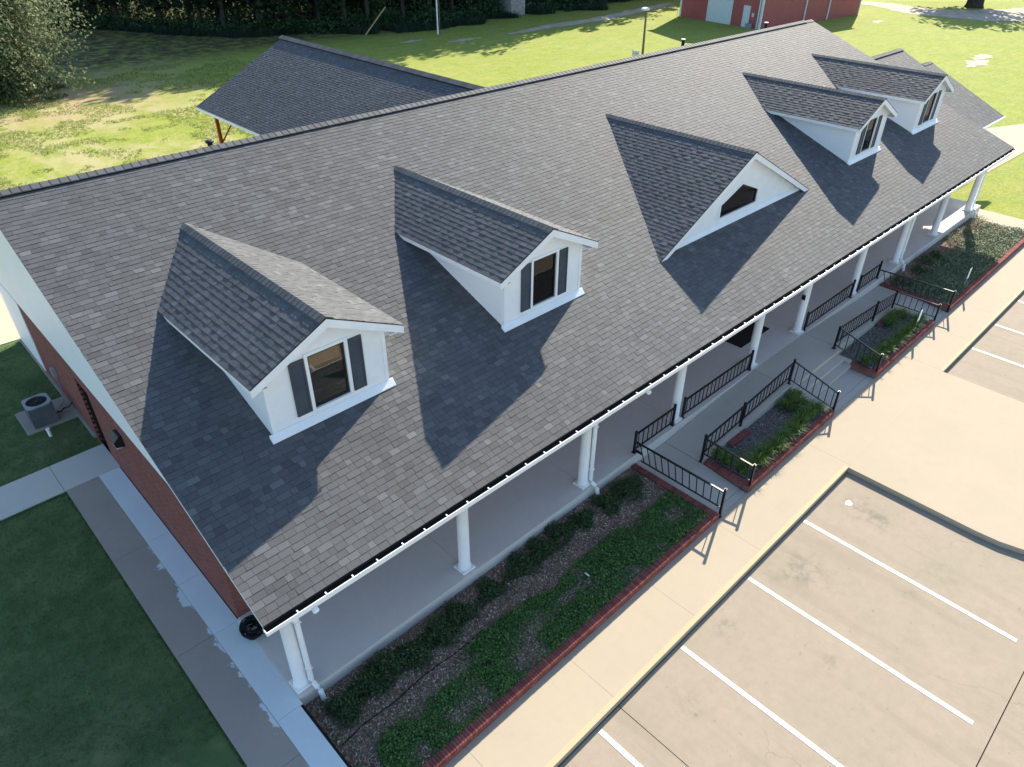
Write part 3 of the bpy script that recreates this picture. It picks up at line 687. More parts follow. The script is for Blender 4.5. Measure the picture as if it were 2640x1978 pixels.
# ------------------------------------------------------------------ planters (brick edging) and beds
bmesh_ = MB().box(-.0285, .0285, -.1, .1, -.05, .05).mesh('brick'); 
def brick_run(P, a, b, z=-.35):
    """row of bricks on edge along a..b (2-D), tops at about z+.05"""
    a, b = Vector(a), Vector(b); L_ = (b-a).length; n = max(1, int(L_/.0675)); ang = math.atan2(b.y-a.y, b.x-a.x)
    d = (b-a)/L_; nrm = Vector((-d.y, d.x))
    core = MB()
    q = [a-nrm*.092, b-nrm*.092, b+nrm*.092, a+nrm*.092]
    core.prism([tuple(v) for v in q], 2, -.8, z+.037)
    obj('mortar_bed', core, M['mortar'], P)
    # courses below the top row, seen on the outer face
    for i in range(n):
        p = a+d*(L_*(i+.5)/n)
        obj('brick', bmesh_, M['brick'], P, loc=(p.x+random.uniform(-.003, .003), p.y+random.uniform(-.003, .003), z+random.uniform(-.003, .003)), rot=(0, 0, ang+random.uniform(-.012, .012)))
def lower_course(P, a, b, n):
    a, b = Vector(a), Vector(b); d = (b-a)/n; ang = math.atan2(d.y, d.x); L_ = d.length
    me = MB().box(-L_/2+.005, L_/2-.005, -.0975, .0975, -.048, .048).mesh('brick')
    for i in range(n):
        p = a+d*(i+.5); obj('brick', me, M['brick'], P, loc=(p.x, p.y, -.455), rot=(0, 0, ang))
P1 = thing('planter', (5.5, -1.6, -.5), 'long brick edged bed beside the porch at the near end', 'planter')
brick_run(P1, (.36, -2.9), (10.93, -2.9)); brick_run(P1, (10.83, -2.795), (10.83, -.27)); lower_course(P1, (.36, -2.9), (10.93, -2.9), 52)
P2 = thing('planter', (15, -2.2, -.5), 'small brick edged bed left of the front steps inside the black railing', 'planter')
brick_run(P2, (12.36, -2.9), (17.36, -2.9)); brick_run(P2, (12.46, -2.795), (12.46, -1.56)); brick_run(P2, (13.55, -1.66), (14.5, -1.66), -.31); lower_course(P2, (12.36, -2.9), (17.36, -2.9), 24)
P3 = thing('planter', (23, -2.2, -.5), 'small brick edged bed right of the front steps inside the black railing', 'planter')
brick_run(P3, (20.3, -2.9), (25.46, -2.9)); brick_run(P3, (20.4, -2.795), (20.4, -2.12)); brick_run(P3, (23.55, -1.66), (25.2, -1.66), -.31); lower_course(P3, (20.3, -2.9), (25.46, -2.9), 25)
P4 = thing('planter', (32, -1.6, -.5), 'brick edged bed of sun paled ground cover at the far end of the porch', 'planter')
brick_run(P4, (26.95, -2.9), (37.5, -2.9)); brick_run(P4, (27.05, -2.795), (27.05, -.27)); lower_course(P4, (26.95, -2.9), (37.5, -2.9), 52)
def bed(x0, x1, y0_, y1_, z=-.36):
    nx_, ny_ = int((x1-x0)/.1)+2, int((y1_-y0_)/.1)+2
    gx, gy = np.meshgrid(np.linspace(x0, x1, nx_), np.linspace(y0_, y1_, ny_), indexing='ij')
    g = z+rng.normal(0, .012, gx.shape)
    ii = np.arange(nx_*ny_).reshape(nx_, ny_)
    F = np.stack([ii[:-1, :-1], ii[1:, :-1], ii[1:, 1:], ii[:-1, 1:]], -1).reshape(-1, 4)
    obj('mulch_bed', np_mesh('mulch_bed', np.stack([gx, gy, g], -1).reshape(-1, 3), F), M['mulch'], kind='structure')
bed(.34, 10.74, -2.81, -.23); bed(12.55, 17.24, -2.81, -1.54); bed(20.49, 25.3, -2.81, -1.54); bed(27.14, 37.62, -2.81, -.23)
obj('concrete_edging', MB().box(25.3, 25.46, -2.795, -1.552, -.8, -.31), M['ramp'], P3)

def leaves(n, pos, size, up_bias=.6, aspect=.5, tone=(.5, .22)):
    """n leaf quads (diamonds) at pos (n,3)"""
    nr = rng.normal(0, 1, (n, 3)); nr[:, 2] = np.abs(nr[:, 2])+up_bias*2; nr /= np.linalg.norm(nr, axis=1)[:, None]
    a = rng.normal(0, 1, (n, 3)); u = np.cross(nr, a); u /= np.linalg.norm(u, axis=1)[:, None]; v = np.cross(nr, u)
    s = (size*rng.uniform(.6, 1.35, n))[:, None]
    V = np.stack([pos-u*s*.5, pos+v*s*.5*aspect, pos+u*s*.5, pos-v*s*.5*aspect], 1).reshape(-1, 3)
    return V, np.arange(4*n).reshape(n, 4), np.clip(rng.normal(tone[0], tone[1], n), 0, 1)
def vnoise(x, y, f, seed=0):
    """cheap smooth value noise 0..1"""
    r = np.random.default_rng(seed); G = r.random((64, 64)); X_, Y_ = x*f, y*f
    i, j = np.floor(X_).astype(int), np.floor(Y_).astype(int); a, b = sstep(X_-i), sstep(Y_-j); i %= 64; j %= 64; i2, j2 = (i+1) % 64, (j+1) % 64
    return G[i, j]*(1-a)*(1-b)+G[i2, j]*a*(1-b)+G[i, j2]*(1-a)*b+G[i2, j2]*a*b
def stuff_mesh(name, V, F, tone, mat): return obj(name, np_mesh(name, V, F, tone), M[mat], kind='stuff')
# chips
def chips(x0, x1, ya, yb_, n, mat, z=-.35):
    p = np.stack([rng.uniform(x0, x1, n), rng.uniform(ya, yb_, n), z+rng.uniform(0, .02, n)], 1)
    V, F, t = leaves(n, p, np.full(n, .055), 1.2, .45, (.45, .25)); stuff_mesh('mulch_chips', V, F, t, mat)
chips(.36, 10.7, -2.8, -.25, 26000, 'chip'); chips(12.56, 17.2, -2.8, -1.56, 6000, 'gravelchip'); chips(20.5, 25.28, -2.8, -1.56, 6000, 'gravelchip'); chips(27.16, 37.5, -2.8, -.25, 12000, 'chip')
# ground cover
def cover(name, n, x0, x1, ya, yb_, keep, h, size, mat, tone=(.5, .22)):
    x = rng.uniform(x0, x1, n); y = rng.uniform(ya, yb_, n); k = keep(x, y); q = rng.random(n) < k; x, y, k = x[q], y[q], k[q]
    z = -.35+h*rng.random(len(x))*(.35+.65*k)*(.6+.8*vnoise(x, y, 2.2, 5))
    V, F, t = leaves(len(x), np.stack([x, y, z], 1), np.full(len(x), size), .5, .6, tone); stuff_mesh(name, V, F, t, mat)
def keep1(x, y):
    edge = -1.60-.30*np.clip((3.6-x)/2.6, 0, 1)-1.2*np.clip((1.0-x)/.5, 0, 1)+.35*(vnoise(x, y, 1.3, 3)-.5)
    k = sstep((edge-y)/.22+.5)
    for bx, by, rx, ry in ((2.6, -2.45, .62, .36), (1.95, -1.85, .5, .3), (2.6, -1.7, .5, .25), (4.35, -2.5, .5, .3), (10.1, -2.2, .65, .35), (6.2, -2.05, .5, .2), (3.2, -1.7, .7, .25)):
        k = k*(1-.92*np.clip(1.35-np.hypot((x-bx)/rx, (y-by)/ry), 0, 1))
    return np.clip(k*(-.05+1.5*vnoise(x, y, 1.9, 8))+.015, 0, 1)
cover('ground_cover', 95000, .5, 10.7, -2.82, -.9, keep1, .13, .055, 'cover')
def keep4(x, y): return np.clip(sstep((-.95-y)/.3+.2)*(.35+.9*vnoise(x, y, 1.2, 4)), 0, 1)
cover('sun_paled_cover', 42000, 27.2, 37.5, -2.82, -.5, keep4, .13, .065, 'sunpalecover', (.5, .3))
def keep2(x, y): return np.clip(1.4*vnoise(x, y, 1.5, 9)-.45, 0, 1)*.6
cover('low_cover', 5000, 12.6, 17.2, -2.7, -1.6, keep2, .08, .05, 'cover'); cover('low_cover', 5000, 20.5, 25.2, -2.7, -1.6, keep2, .08, .05, 'cover')
ORD = 'first second third fourth fifth sixth seventh eighth ninth tenth eleventh twelfth thirteenth fourteenth'.split()
# shrubs: each one a plant
def shrub(x, y, r, h, n, mat, label, group, z=-.35, name='shrub', size=.06):
    d = rng.normal(0, 1, (n, 3)); d /= np.linalg.norm(d, axis=1)[:, None]
    rad = rng.uniform(.45, 1, n)**.6*(1+.35*(rng.random(n)-.5))
    p = np.stack([d[:, 0]*rad*r, d[:, 1]*rad*r*.85, np.abs(d[:, 2])*rad*h], 1)
    p[:, :2] *= (1+.3*np.sin(3*np.arctan2(d[:, 1], d[:, 0])+x*7))[:, None]
    V, F, t = leaves(n, p, np.full(n, size), .35, .5, (.48, .24))
    t = thing_ = None if False else (V, F, t)
    root = thing(name, (x, y, z), label, 'shrub', group)
    obj('foliage', np_mesh('foliage', *t), M[mat], root, loc=(x, y, z))
    sm = MB()
    for k in range(5):
        a = k*1.26+x; sm.tube([(0, 0, 0), (math.cos(a)*r*.3, math.sin(a)*r*.3, h*.4), (math.cos(a)*r*.6, math.sin(a)*r*.6, h*.75)], [.012, .008, .004], 5)
    obj('stem', sm, M['bark'], root, loc=(x, y, z))
for i, (x, y, r, h) in enumerate([(1.05, -.86, .42, .26), (1.62, -.74, .44, .28), (2.2, -.76, .46, .30), (2.8, -.84, .44, .27), (3.4, -.80, .46, .29), (4.05, -.74, .40, .25), (5.0, -.72, .36, .2), (6.0, -.70, .44, .24), (6.75, -.66, .42, .22), (7.5, -.64, .44, .24), (8.25, -.68, .34, .18), (9.2, -.75, .44, .22), (10.0, -.76, .5, .24)]):
    shrub(x, y, r, h, 1500, 'shrub', ORD[i]+' dark low shrub from the near end beside the porch floor', 'dark shrubs along the porch in the near bed')
for i, (x, y, r, h) in enumerate([(27.75, -.8, .45, .35), (29.4, -.85, .4, .3), (30.6, -.72, .45, .34), (31.5, -.75, .35, .3)]):
    shrub(x, y, r, h, 700, 'shrub', ORD[i]+' dark shrub from the railing in the shaded far bed', 'shaded shrubs in the far bed')
for i, (x, y, r, h) in enumerate([(33.8, -.8, .5, .4), (35.2, -.75, .4, .34), (36.8, -.8, .55, .45)]):
    shrub(x, y, r, h, 800, 'sunpalecover', ORD[i]+' sunlit grey green shrub from the shade in the far bed', 'sunlit shrubs in the far bed', size=.05)  # paler leaves than the shaded shrubs: sunlight put into their colour
# strap-leaved clumps
def lily(x, y, r, n, label, group):
    V = []; F = []; T_ = []
    for k in range(n):
        a = rng.uniform(0, 2*math.pi); L_ = r*rng.uniform(.6, 1.15); hh = r*rng.uniform(.55, 1.0); wd = rng.uniform(.007, .013)
        bx, by = rng.normal(0, .05, 2); ca, sa = math.cos(a), math.sin(a); o = len(V)
        for s_, (dd, zz) in enumerate(((0, 0), (.3, .65), (.65, 1.0), (1.0, .78+.25*rng.random()))):
            ww = wd*(1.1-.3*s_)
            V += [(bx+ca*dd*L_-sa*ww, by+sa*dd*L_+ca*ww, zz*hh), (bx+ca*dd*L_+sa*ww, by+sa*dd*L_-ca*ww, zz*hh)]
        for s_ in range(3): F.append((o+2*s_, o+2*s_+1, o+2*s_+3, o+2*s_+2)); 
        T_ += [float(np.clip(rng.normal(.5, .25), 0, 1))]*3
    obj('strap_leaf_clump', np_mesh('strap_leaf_clump', np.array(V), np.array(F), T_), M['lily'], loc=(x, y, -.35), label=label, cat='plant', group=group)
for i, (x, y, r) in enumerate([(12.85, -2.5, .36), (13.35, -2.62, .38), (13.9, -2.58, .36), (14.4, -2.66, .36), (14.9, -2.58, .34), (15.4, -2.62, .34), (15.9, -2.55, .34), (16.4, -2.5, .34), (16.9, -2.6, .36), (16.75, -2.1, .36), (16.4, -1.85, .32), (12.8, -2.0, .36), (12.95, -1.7, .26), (16.95, -1.8, .34)]):
    lily(x, y, r, 150, ORD[i]+' clump of arching strap leaves in the small bed left of the front steps', 'strap leaf clumps left of the steps')
for i, (x, y, r) in enumerate([(20.75, -2.4, .3), (21.3, -2.6, .36), (21.9, -2.6, .36), (22.5, -2.62, .34), (23.1, -2.58, .36), (23.7, -2.6, .36), (24.3, -2.62, .34), (24.9, -2.55, .36), (24.9, -2.0, .36), (24.4, -1.85, .38), (23.9, -1.9, .34)]):
    lily(x, y, r, 140, ORD[i]+' clump of arching strap leaves in the small bed right of the front steps', 'strap leaf clumps right of the steps')

# ------------------------------------------------------------------ black railings
balm = {}
def rail_thing(label, posts, panels):
    x0 = posts[0] if posts else panels[0][0]
    r = thing('railing', (x0[0], x0[1], x0[2]), label, 'railing', 'black metal railings by the porch and ramps')
    for (x, y, z0, z1) in posts:
        p = obj('post', MB().box(x-.03, x+.03, y-.03, y+.03, z0, z1-.012), M['black'], r)
        obj('post_cap', MB().box(x-.034, x+.034, y-.034, y+.034, z1-.012, z1+.006).tube([(x, y, z1+.006), (x, y, z1+.03)], [.03, .012], 8), M['black'], p)
        obj('foot_plate', MB().box(x-.055, x+.055, y-.055, y+.055, z0+.001, z0+.012), M['black'], p)
    for (a, b, c, d, n) in panels:
        obj('top_rail', MB().bar(a, b, .05, .036), M['black'], r); obj('bottom_rail', MB().bar(c, d, .034, .028), M['black'], r)
        A, B, C_, D_ = map(Vector, (a, b, c, d))
        for i in range(n):
            t = (i+.5)/n; p, q = C_.lerp(D_, t), A.lerp(B, t)
            obj('baluster', MB().bar(p, q, .021), M['black'], r)
def flat(x0, x1, y, n): return ((x0, y, .64), (x1, y, .64), (x0, y, .11), (x1, y, .11), n)
rail_thing('black railing sloping out beside the near end of the left ramp', [(11.03, -2.96, -.5, .47)], [((10.985, -.19, .37), (11.03, -2.93, .355), (10.985, -.40, -.17), (11.03, -2.93, -.18), 12), ((10.98, -.18, .09), (10.985, -.40, .085), (10.98, -.19, .06), (10.985, -.40, .055), 1)])
rail_thing('short black porch railing left of the third column from the steps', [(10.96, -.15, 0, .74), (12.76, -.15, 0, .74)], [flat(10.99, 12.73, -.15, 8)])
rail_thing('long black porch railing directly left of the front steps', [(13.26, -.15, 0, .74), (17.0, -.15, 0, .74)], [flat(13.29, 16.97, -.15, 17)])
rail_thing('black railing round the small bed left of the steps', [(12.38, -1.47, -.34, .60), (14.36, -1.47, -.19, .70), (17.2, -1.45, 0, .92), (12.47, -2.95, -.5, .41), (17.56, -2.88, -.5, .27)],
    [((12.41, -1.47, .47), (14.33, -1.47, .60), (12.41, -1.47, -.04), (14.33, -1.47, .09), 9), ((14.39, -1.47, .60), (17.17, -1.45, .82), (14.39, -1.47, .09), (17.17, -1.45, .29), 14),
     ((12.39, -1.5, .47), (12.47, -2.92, .34), (12.39, -1.5, -.05), (12.47, -2.92, -.17), 6), ((17.22, -1.48, .84), (17.56, -2.86, .20), (17.22, -1.48, .16), (17.56, -2.86, -.40), 7)])
rail_thing('black railing round the small bed right of the steps', [(20.3, -1.45, 0, .86), (23.45, -1.45, -.2, .65), (25.28, -1.45, -.34, .44), (20.5, -2.93, -.5, .36), (25.7, -2.9, -.5, .27)],
    [((20.33, -1.45, .80), (23.42, -1.45, .56), (20.33, -1.45, .25), (23.42, -1.45, .06), 15), ((23.48, -1.45, .56), (25.25, -1.45, .39), (23.48, -1.45, .06), (25.25, -1.45, -.08), 9),
     ((20.31, -1.48, .80), (20.5, -2.9, .28), (20.31, -1.48, .16), (20.5, -2.9, -.36), 7), ((25.29, -1.48, .39), (25.7, -2.87, .21), (25.29, -1.48, -.1), (25.7, -2.87, -.28), 7)])
rail_thing('long black porch railing directly right of the front steps', [(20.68, -.15, 0, .74), (24.32, -.15, 0, .74)], [flat(20.71, 24.29, -.15, 17)])
rail_thing('short black porch railing at the foot of the right ramp', [(24.9, -.15, 0, .74), (26.73, -.15, 0, .74)], [flat(24.93, 26.7, -.15, 8)])
rail_thing('black railing on the far side of the right ramp by the pale bed', [(26.95, -2.95, -.5, .40)], [((26.75, -.19, .37), (26.95, -2.92, .345), (26.78, -.40, -.15), (26.95, -2.92, -.2), 11)])

# ------------------------------------------------------------------ small things about the building
def gadget(name, mb, mat, label, cat, group=None, **k): return obj(name, mb, M[mat], label=label, cat=cat, group=group, **k)
ac = thing('air_conditioner', (-.42, 12.75, -.04), 'grey air conditioner with round fan grille on a concrete pad', 'air conditioner')
obj('cabinet', MB().box(-.73, -.11, 12.45, 13.07, -.03, .70), M['inside'], ac)
lv = MB()
for i in range(15):
    z = -.01+i*.046
    lv.box(-.745, -.095, 12.435, 12.449, z, z+.03); lv.box(-.745, -.731, 12.45, 13.07, z, z+.03); lv.box(-.109, -.095, 12.45, 13.07, z, z+.03); lv.box(-.745, -.095, 13.071, 13.085, z, z+.03)
obj('louvre_panel', lv, M['acgrey'], ac)
cm = MB()
for a, b in ((-.745, 12.435), (-.115, 12.435), (-.745, 13.065), (-.115, 13.065)): cm.box(a, a+.02, b, b+.02, -.04, .70)
obj('corner_post', cm, M['galv'], ac)
tp = MB(); n = 28; sq = []
for i in range(n):
    t = 2*math.pi*i/n; c_, s_ = math.cos(t), math.sin(t); k = .335/max(abs(c_), abs(s_)); k = min(k, .415)
    sq.append((-.42+c_*k, 12.76+s_*k))
ci = [(-.42+.275*math.cos(2*math.pi*i/n), 12.76+.275*math.sin(2*math.pi*i/n)) for i in range(n)]
vs = [(x, y, .75) for x, y in sq]+[(x, y, .75) for x, y in ci]+[(x, y, .69) for x, y in sq]+[(x, y, .64) for x, y in ci]
fs = []
for i in range(n):
    j = (i+1) % n; fs += [(i, j, n+j, n+i), (i, 2*n+i, 2*n+j, j), (n+i, n+j, 3*n+j, 3*n+i)]
tp.add(vs, fs); obj('top_cover', tp, M['galv'], ac)
gr = MB()
for r in (.06, .11, .16, .21, .26): gr.tube([(-.42+r*math.cos(t), 12.76+r*math.sin(t), .735) for t in np.linspace(0, 2*math.pi, 25)], .004, 4, False)
for t in np.linspace(0, math.pi, 7)[:-1]: gr.bar((-.42-.27*math.cos(t), 12.76-.27*math.sin(t), .742), (-.42+.27*math.cos(t), 12.76+.27*math.sin(t), .742), .007)
obj('fan_grille', gr, M['black'], ac)
fb = MB()
for k in range(4):
    t = k*math.pi/2+.4
    fb.add([(-.42+.04*math.cos(t), 12.76+.04*math.sin(t), .66), (-.42+.25*math.cos(t-.3), 12.76+.25*math.sin(t-.3), .63), (-.42+.25*math.cos(t+.35), 12.76+.25*math.sin(t+.35), .69)], [(0, 1, 2)])
obj('fan_blade', fb, M['dark'], ac)
obj('concrete_pad', MB().box(-.98, .36, 12.33, 13.68, -.2, -.041), M['pad'], label='square concrete pad under the air conditioner', cat='pad', bevel=.01)
gadget('coolant_line', MB().tube([(-.1, 12.7, .1), (.05, 12.72, .05), (.15, 12.85, .04), (.28, 12.8, .05), (.41, 12.8, .15)], .022, 8), 'pipe', 'black insulated pipe from the air conditioner to the brick wall', 'pipe')
eb = thing('disconnect_box', (.38, 13.5, .9), 'small grey electric box with conduit on the brick wall above the air conditioner', 'electric box')
obj('box', MB().box(.31, .418, 13.42, 13.62, .75, 1.05), M['galv'], eb, bevel=.008)
obj('conduit', MB().tube([(.37, 13.5, .75), (.37, 13.48, .3), (.3, 13.3, .02), (.1, 13.05, .02)], .014, 6), M['galv'], eb)
co_ = thing('cleanout_pipe', (-.52, 11.9, -.1), 'short white capped pipe standing in the grass by the concrete pad', 'pipe')
obj('stub', MB().tube([(-.52, 11.9, -.15), (-.52, 11.9, .13)], .045, 14), M['white'], co_); obj('cap', MB().tube([(-.52, 11.9, .131), (-.52, 11.9, .175)], .055, 14), M['white'], co_)
wl_ = thing('wall_light', (.36, 7.55, 2.1), 'dark wedge shaped wall light on the brick gable wall', 'light')
obj('housing', MB().prism([(.418, 1.72), (.22, 1.78), (.20, 1.92), (.34, 2.05), (.418, 2.05)], 1, 7.35, 7.75), M['dark'], wl_, bevel=.01)
obj('lens', MB().box(.23, .40, 7.38, 7.72, 1.715, 1.735), M['tin'], wl_)
ac.scale = (1, 1, .86)
# coil of black hose at the porch corner
hz = thing('cable_coil', (.42, 1.85, 0), 'coiled black cable lying on the floor at the near porch corner', 'cable')
cmb = MB()
for k in range(24):
    r = .15+.022*(k % 5)+rng.normal(0, .012); z = .015+.006*k; ox, oy = .50+rng.normal(0, .025), 1.78+rng.normal(0, .035); ph = rng.uniform(0, 6)
    cmb.tube([(ox+r*math.cos(t+ph)*(1+.05*math.sin(2*t)), oy+r*math.sin(t+ph)*1.15, z+.012*math.sin(3*t+k)+.012) for t in np.linspace(0, 2*math.pi, 30)], .013, 6, False)
obj('loops', cmb, M['rug'], hz)
obj('loose_end', MB().tube([(.55, 1.62, .02), (.66, 1.50, .013), (.80, 1.44, .013), (.90, 1.52, .013), (.88, 1.66, .013), (.76, 1.76, .013)], .011, 6), M['rug'], hz)
for x, lab in ((.86, 'white round flood light under the gutter above the nearest column'), (10.15, 'white round flood light under the gutter between the third and fourth columns')):
    f_ = thing('flood_light', (x, -.62, 2.6), lab, 'light')
    obj('stem', MB().tube([(x, -.7, 2.80), (x, -.78, 2.80)], .02, 8), M['white'], f_)
    obj('lamp_head', MB().tube([(x, -.80, 2.86), (x, -.83, 2.85), (x, -.90, 2.82), (x, -.92, 2.81)], [.035, .055, .06, .045], 16), M['white'], f_)
gadget('door_mat', MB().box(18.0, 19.9, .75, 1.75, .001, .016), 'rug', 'black door mat on the porch floor behind the front steps', 'mat')
gadget('key_pad', MB().box(20.255, 20.295, -.06, .06, 1.32, 1.5), 'black', 'small black key pad box on the column right of the steps', 'key pad', bevel=.005)
for x, lab, gx in ((24.2, 'white parking sign plate on a thin post in the small bed right of the steps', 0), (29.2, 'white parking sign plate on a thin post in the far pale bed', 0)):
    s_ = thing('parking_sign', (x, -2.72, -.36), lab, 'sign')
    obj('stake', MB().box(x-.018, x+.018, -2.725, -2.705, -.45, .14), M['galv'], s_)
    obj('plate', MB().box(x-.10, x+.10, -2.735, -2.727, .08, .52), M['white'], s_, bevel=.003)
hd = MB().tube([(7.5, -.95, -.335), (7.2, -1.02, -.33), (6.95, -1.1, -.335)], .012, 6)
gadget('garden_edging', MB().tube([(.55, -1.44, -.335), (1.1, -1.37, -.345), (1.8, -1.41, -.333), (2.6, -1.35, -.338), (3.4, -1.40, -.345), (4.2, -1.36, -.352)], .014, 6), 'rug', 'thin black edging strip lying along the mulch of the near bed', 'edging')
gadget('white_scrap', MB().box(6.93, 6.96, -2.02, -1.9, -.29, -.275), 'white', 'small white scrap lying on the ground cover of the near bed', 'scrap')
# vents on the roof
def vent(x, y, z0, z1, r, hat, lab):
    v = thing('roof_vent', (x, y, z0), lab, 'vent')
    obj('pipe', MB().tube([(x, y, z0), (x, y, z1)], r, 14), M['pipe'], v)
    if hat: obj('hat', MB().tube([(x, y, z1-.02), (x, y, z1+.03), (x, y, z1+.05)], [r*1.55, r*1.7, r*1.2], 14), M['pipe'], v)
    else: obj('collar', MB().tube([(x, y, z1-.015), (x, y, z1+.02)], [r*1.25, r*1.35], 14), M['tin'], v)
vent(5.85, 11.7, 6.6, 7.02, .07, True, 'short black roof vent with a hat behind the near part of the ridge')
vent(28.3, 11.55, 6.6, 7.23, .075, False, 'black vent pipe behind the ridge left of the red building')
vent(35.6, 11.55, 6.6, 7.22, .075, False, 'black vent pipe behind the ridge in front of the red building')
vent(42.0, 8.9, 4.6, 5.32, .08, False, 'black vent pipe on the lower wing beside the furthest dormer')

# ------------------------------------------------------------------ red metal building
rb = thing('red_building', (81.7, 37.15, -.65), 'red ribbed metal building with white trim and white doors', 'building')
ang = R(-7.0); ca, sa = math.cos(ang), math.sin(ang)
def rl(a, b, z): return (81.7+a*ca-b*sa, 37.15+a*sa+b*ca, z)
def rbox(mb, a0, a1, b0, b1, z0, z1):
    vs = [rl(a, b, z) for z in (z0, z1) for a, b in ((a0, b0), (a1, b0), (a1, b1), (a0, b1))]
    return mb.add(vs, [(0,3,2,1),(4,5,6,7),(0,1,5,4),(1,2,6,5),(2,3,7,6),(3,0,4,7)])
obj('metal_wall', rbox(MB(), 0, 20.2, 0, 12.2, -.7, 6.2), M['red'], rb)
for i in range(67): a = .15+i*.3; obj('wall_rib', rbox(MB(), a, a+.05, -.028, -.001, -.68, 6.2), M['red'], rb)
for i in range(40):
    b = .15+i*.3
    if not (4.1 < b+.05 and b < 7.9 or 1.55 < b+.05 and b < 2.6): obj('wall_rib', rbox(MB(), -.028, -.001, b, b+.05, -.68, 6.2), M['red'], rb)
rf = MB(); vs = [rl(-.4, -.4, 6.25), rl(20.6, -.4, 6.25), rl(20.6, 6.1, 7.7), rl(-.4, 6.1, 7.7), rl(-.4, 12.6, 6.25), rl(20.6, 12.6, 6.25)]
rf.add(vs+[(x, y, z-.15) for x, y, z in vs], [(0,1,2,3), (3,2,5,4), (6,9,8,7), (9,10,11,8), (0,6,7,1), (4,5,11,10), (0,3,9,6), (3,4,10,9), (1,7,8,2), (2,8,11,5)])
obj('metal_roof', rf, M['tin'], rb)
obj('gable_end', MB().add([rl(0, 0, 6.2), rl(0, 12.2, 6.2), rl(0, 6.1, 7.55)], [(0, 1, 2)]), M['red'], rb)
for a in (8.3, 13.2, 20.1): obj('downpipe', rbox(MB(), a-.07, a+.07, -.14, -.03, -.65, 6.2), M['tin'], rb)
obj('corner_trim', rbox(rbox(MB(), -.05, .16, -.05, .0, -.66, 6.2), -.05, -.002, .001, .18, -.66, 6.2), M['tin'], rb); obj('downpipe', rbox(MB(), -.15, -.03, .28, .40, -.65, 6.2), M['tin'], rb)
obj('corner_trim', rbox(MB(), -.05, -.001, 11.95, 12.22, -.66, 6.2), M['tin'], rb)
gd = obj('garage_door', rbox(MB(), -.05, -.002, 4.3, 7.7, -.65, 3.2), M['tin'], rb)
for k in range(7): obj('door_panel', rbox(MB(), -.066, -.051, 4.33, 7.67, -.62+k*.545, -.62+k*.545+.53), M['tin'], gd)
obj('garage_trim', rbox(rbox(MB(), -.07, -.03, 4.14, 4.29, -.65, 3.3), -.07, -.03, 7.71, 7.86, -.65, 3.3), M['tin'], rb)
dd = obj('side_door', rbox(MB(), -.06, -.002, 1.6, 2.55, -.65, 1.62), M['tin'], rb); obj('handle', rbox(MB(), -.1, -.061, 2.38, 2.46, .3, .36), M['galv'], dd)
mt = obj('meter_box', rbox(MB(), -.16, -.03, .95, 1.22, .55, .95), M['tin'], rb); obj('conduit', rbox(MB(), -.07, -.03, 1.05, 1.1, -.6, .549), M['galv'], mt)
gadget('air_unit', rbox(MB(), -.75, -.2, .9, 1.5, -.66, -.1), 'galv', 'low grey unit on the grass beside the red building door', 'air conditioner', bevel=.03)
gadget('marker_stake', MB().box(80.9, 80.96, 48.0, 48.06, -.7, .45), 'white', 'thin white stake in front of the red building', 'stake')

# ------------------------------------------------------------------ poles, shed, sign behind
pl_ = thing('utility_pole', (52.15, 59.13, -.65), 'tall thin white pole standing on the lawn before the dark wood', 'pole')
obj('shaft', MB().tube([(52.15, 59.13, -.7), (52.15, 59.13, 8.5)], [.085, .06], 10), M['white'], pl_); obj('conduit', MB().tube([(52.33, 59.0, -.7), (52.33, 59.0, 3.4), (52.3, 59.0, 8)], .04, 6), M['poleg'], pl_)
lp = thing('lamp_post', (56.4, 34.5, -.65), 'brown lamp post with flat lamp head behind the ridge', 'street lamp')
obj('shaft', MB().tube([(56.4, 34.5, -.7), (56.3, 34.5, 3.75)], [.12, .085], 12), M['poleg'], lp)
obj('lamp_head', MB().prism([(55.72, 3.86), (55.80, 3.98), (56.25, 4.02), (56.5, 3.93), (56.5, 3.78), (55.9, 3.80)], 1, 34.3, 34.7), M['tin'], lp)
sg = thing('notice_board', (57.7, 36.0, -.65), 'low white board on two legs beside the lamp post', 'sign')
obj('board', MB().box(57.30, 57.33, 35.65, 36.35, -.35, .14).box(57.3, 57.33, 35.6, 35.649, -.65, .2).box(57.3, 57.33, 36.351, 36.4, -.65, .2), M['tin'], sg)
obj('rail', MB().box(57.28, 57.299, 35.62, 36.38, -.12, -.08), M['galv'], sg)
gw = gadget('guy_guard', MB().bar((45.6, 63.5, -.6), (48.6, 63.6, 1.9), .09), 'blind', 'slanting yellow brown guy wire cover at the edge of the wood', 'guy wire')
sh = thing('shed', (68.3, 64, -.65), 'small pale weathered shed at the edge of the wood', 'shed')
obj('shed_wall', MB().box(67.2, 69.6, 63.2, 65.2, -.7, 2.2), M['shedw'], sh); obj('shed_roof', MB().prism([(67.0, 2.2), (69.8, 2.2), (68.4, 3.1)], 1, 63, 65.4), M['galv'], sh)
for i in range(9): obj('plank', MB().box(67.18+i*.27, 67.18+i*.27+.25, 63.17, 63.199, -.65, 2.15), M['shedw'], sh)
for i in range(7): obj('plank', MB().box(67.17, 67.199, 63.25+i*.28, 63.25+i*.28+.26, -.65, 2.15), M['shedw'], sh)
bp = thing('service_pole', (66.0, 66.5, -.65), 'pole with a small pale box left of the shed', 'pole')
obj('shaft', MB().tube([(66, 66.5, -.7), (66, 66.5, 7)], .07, 8), M['poleg'], bp); obj('box', MB().box(65.85, 66.15, 66.2, 66.42, .0, .8), M['galv'], bp)

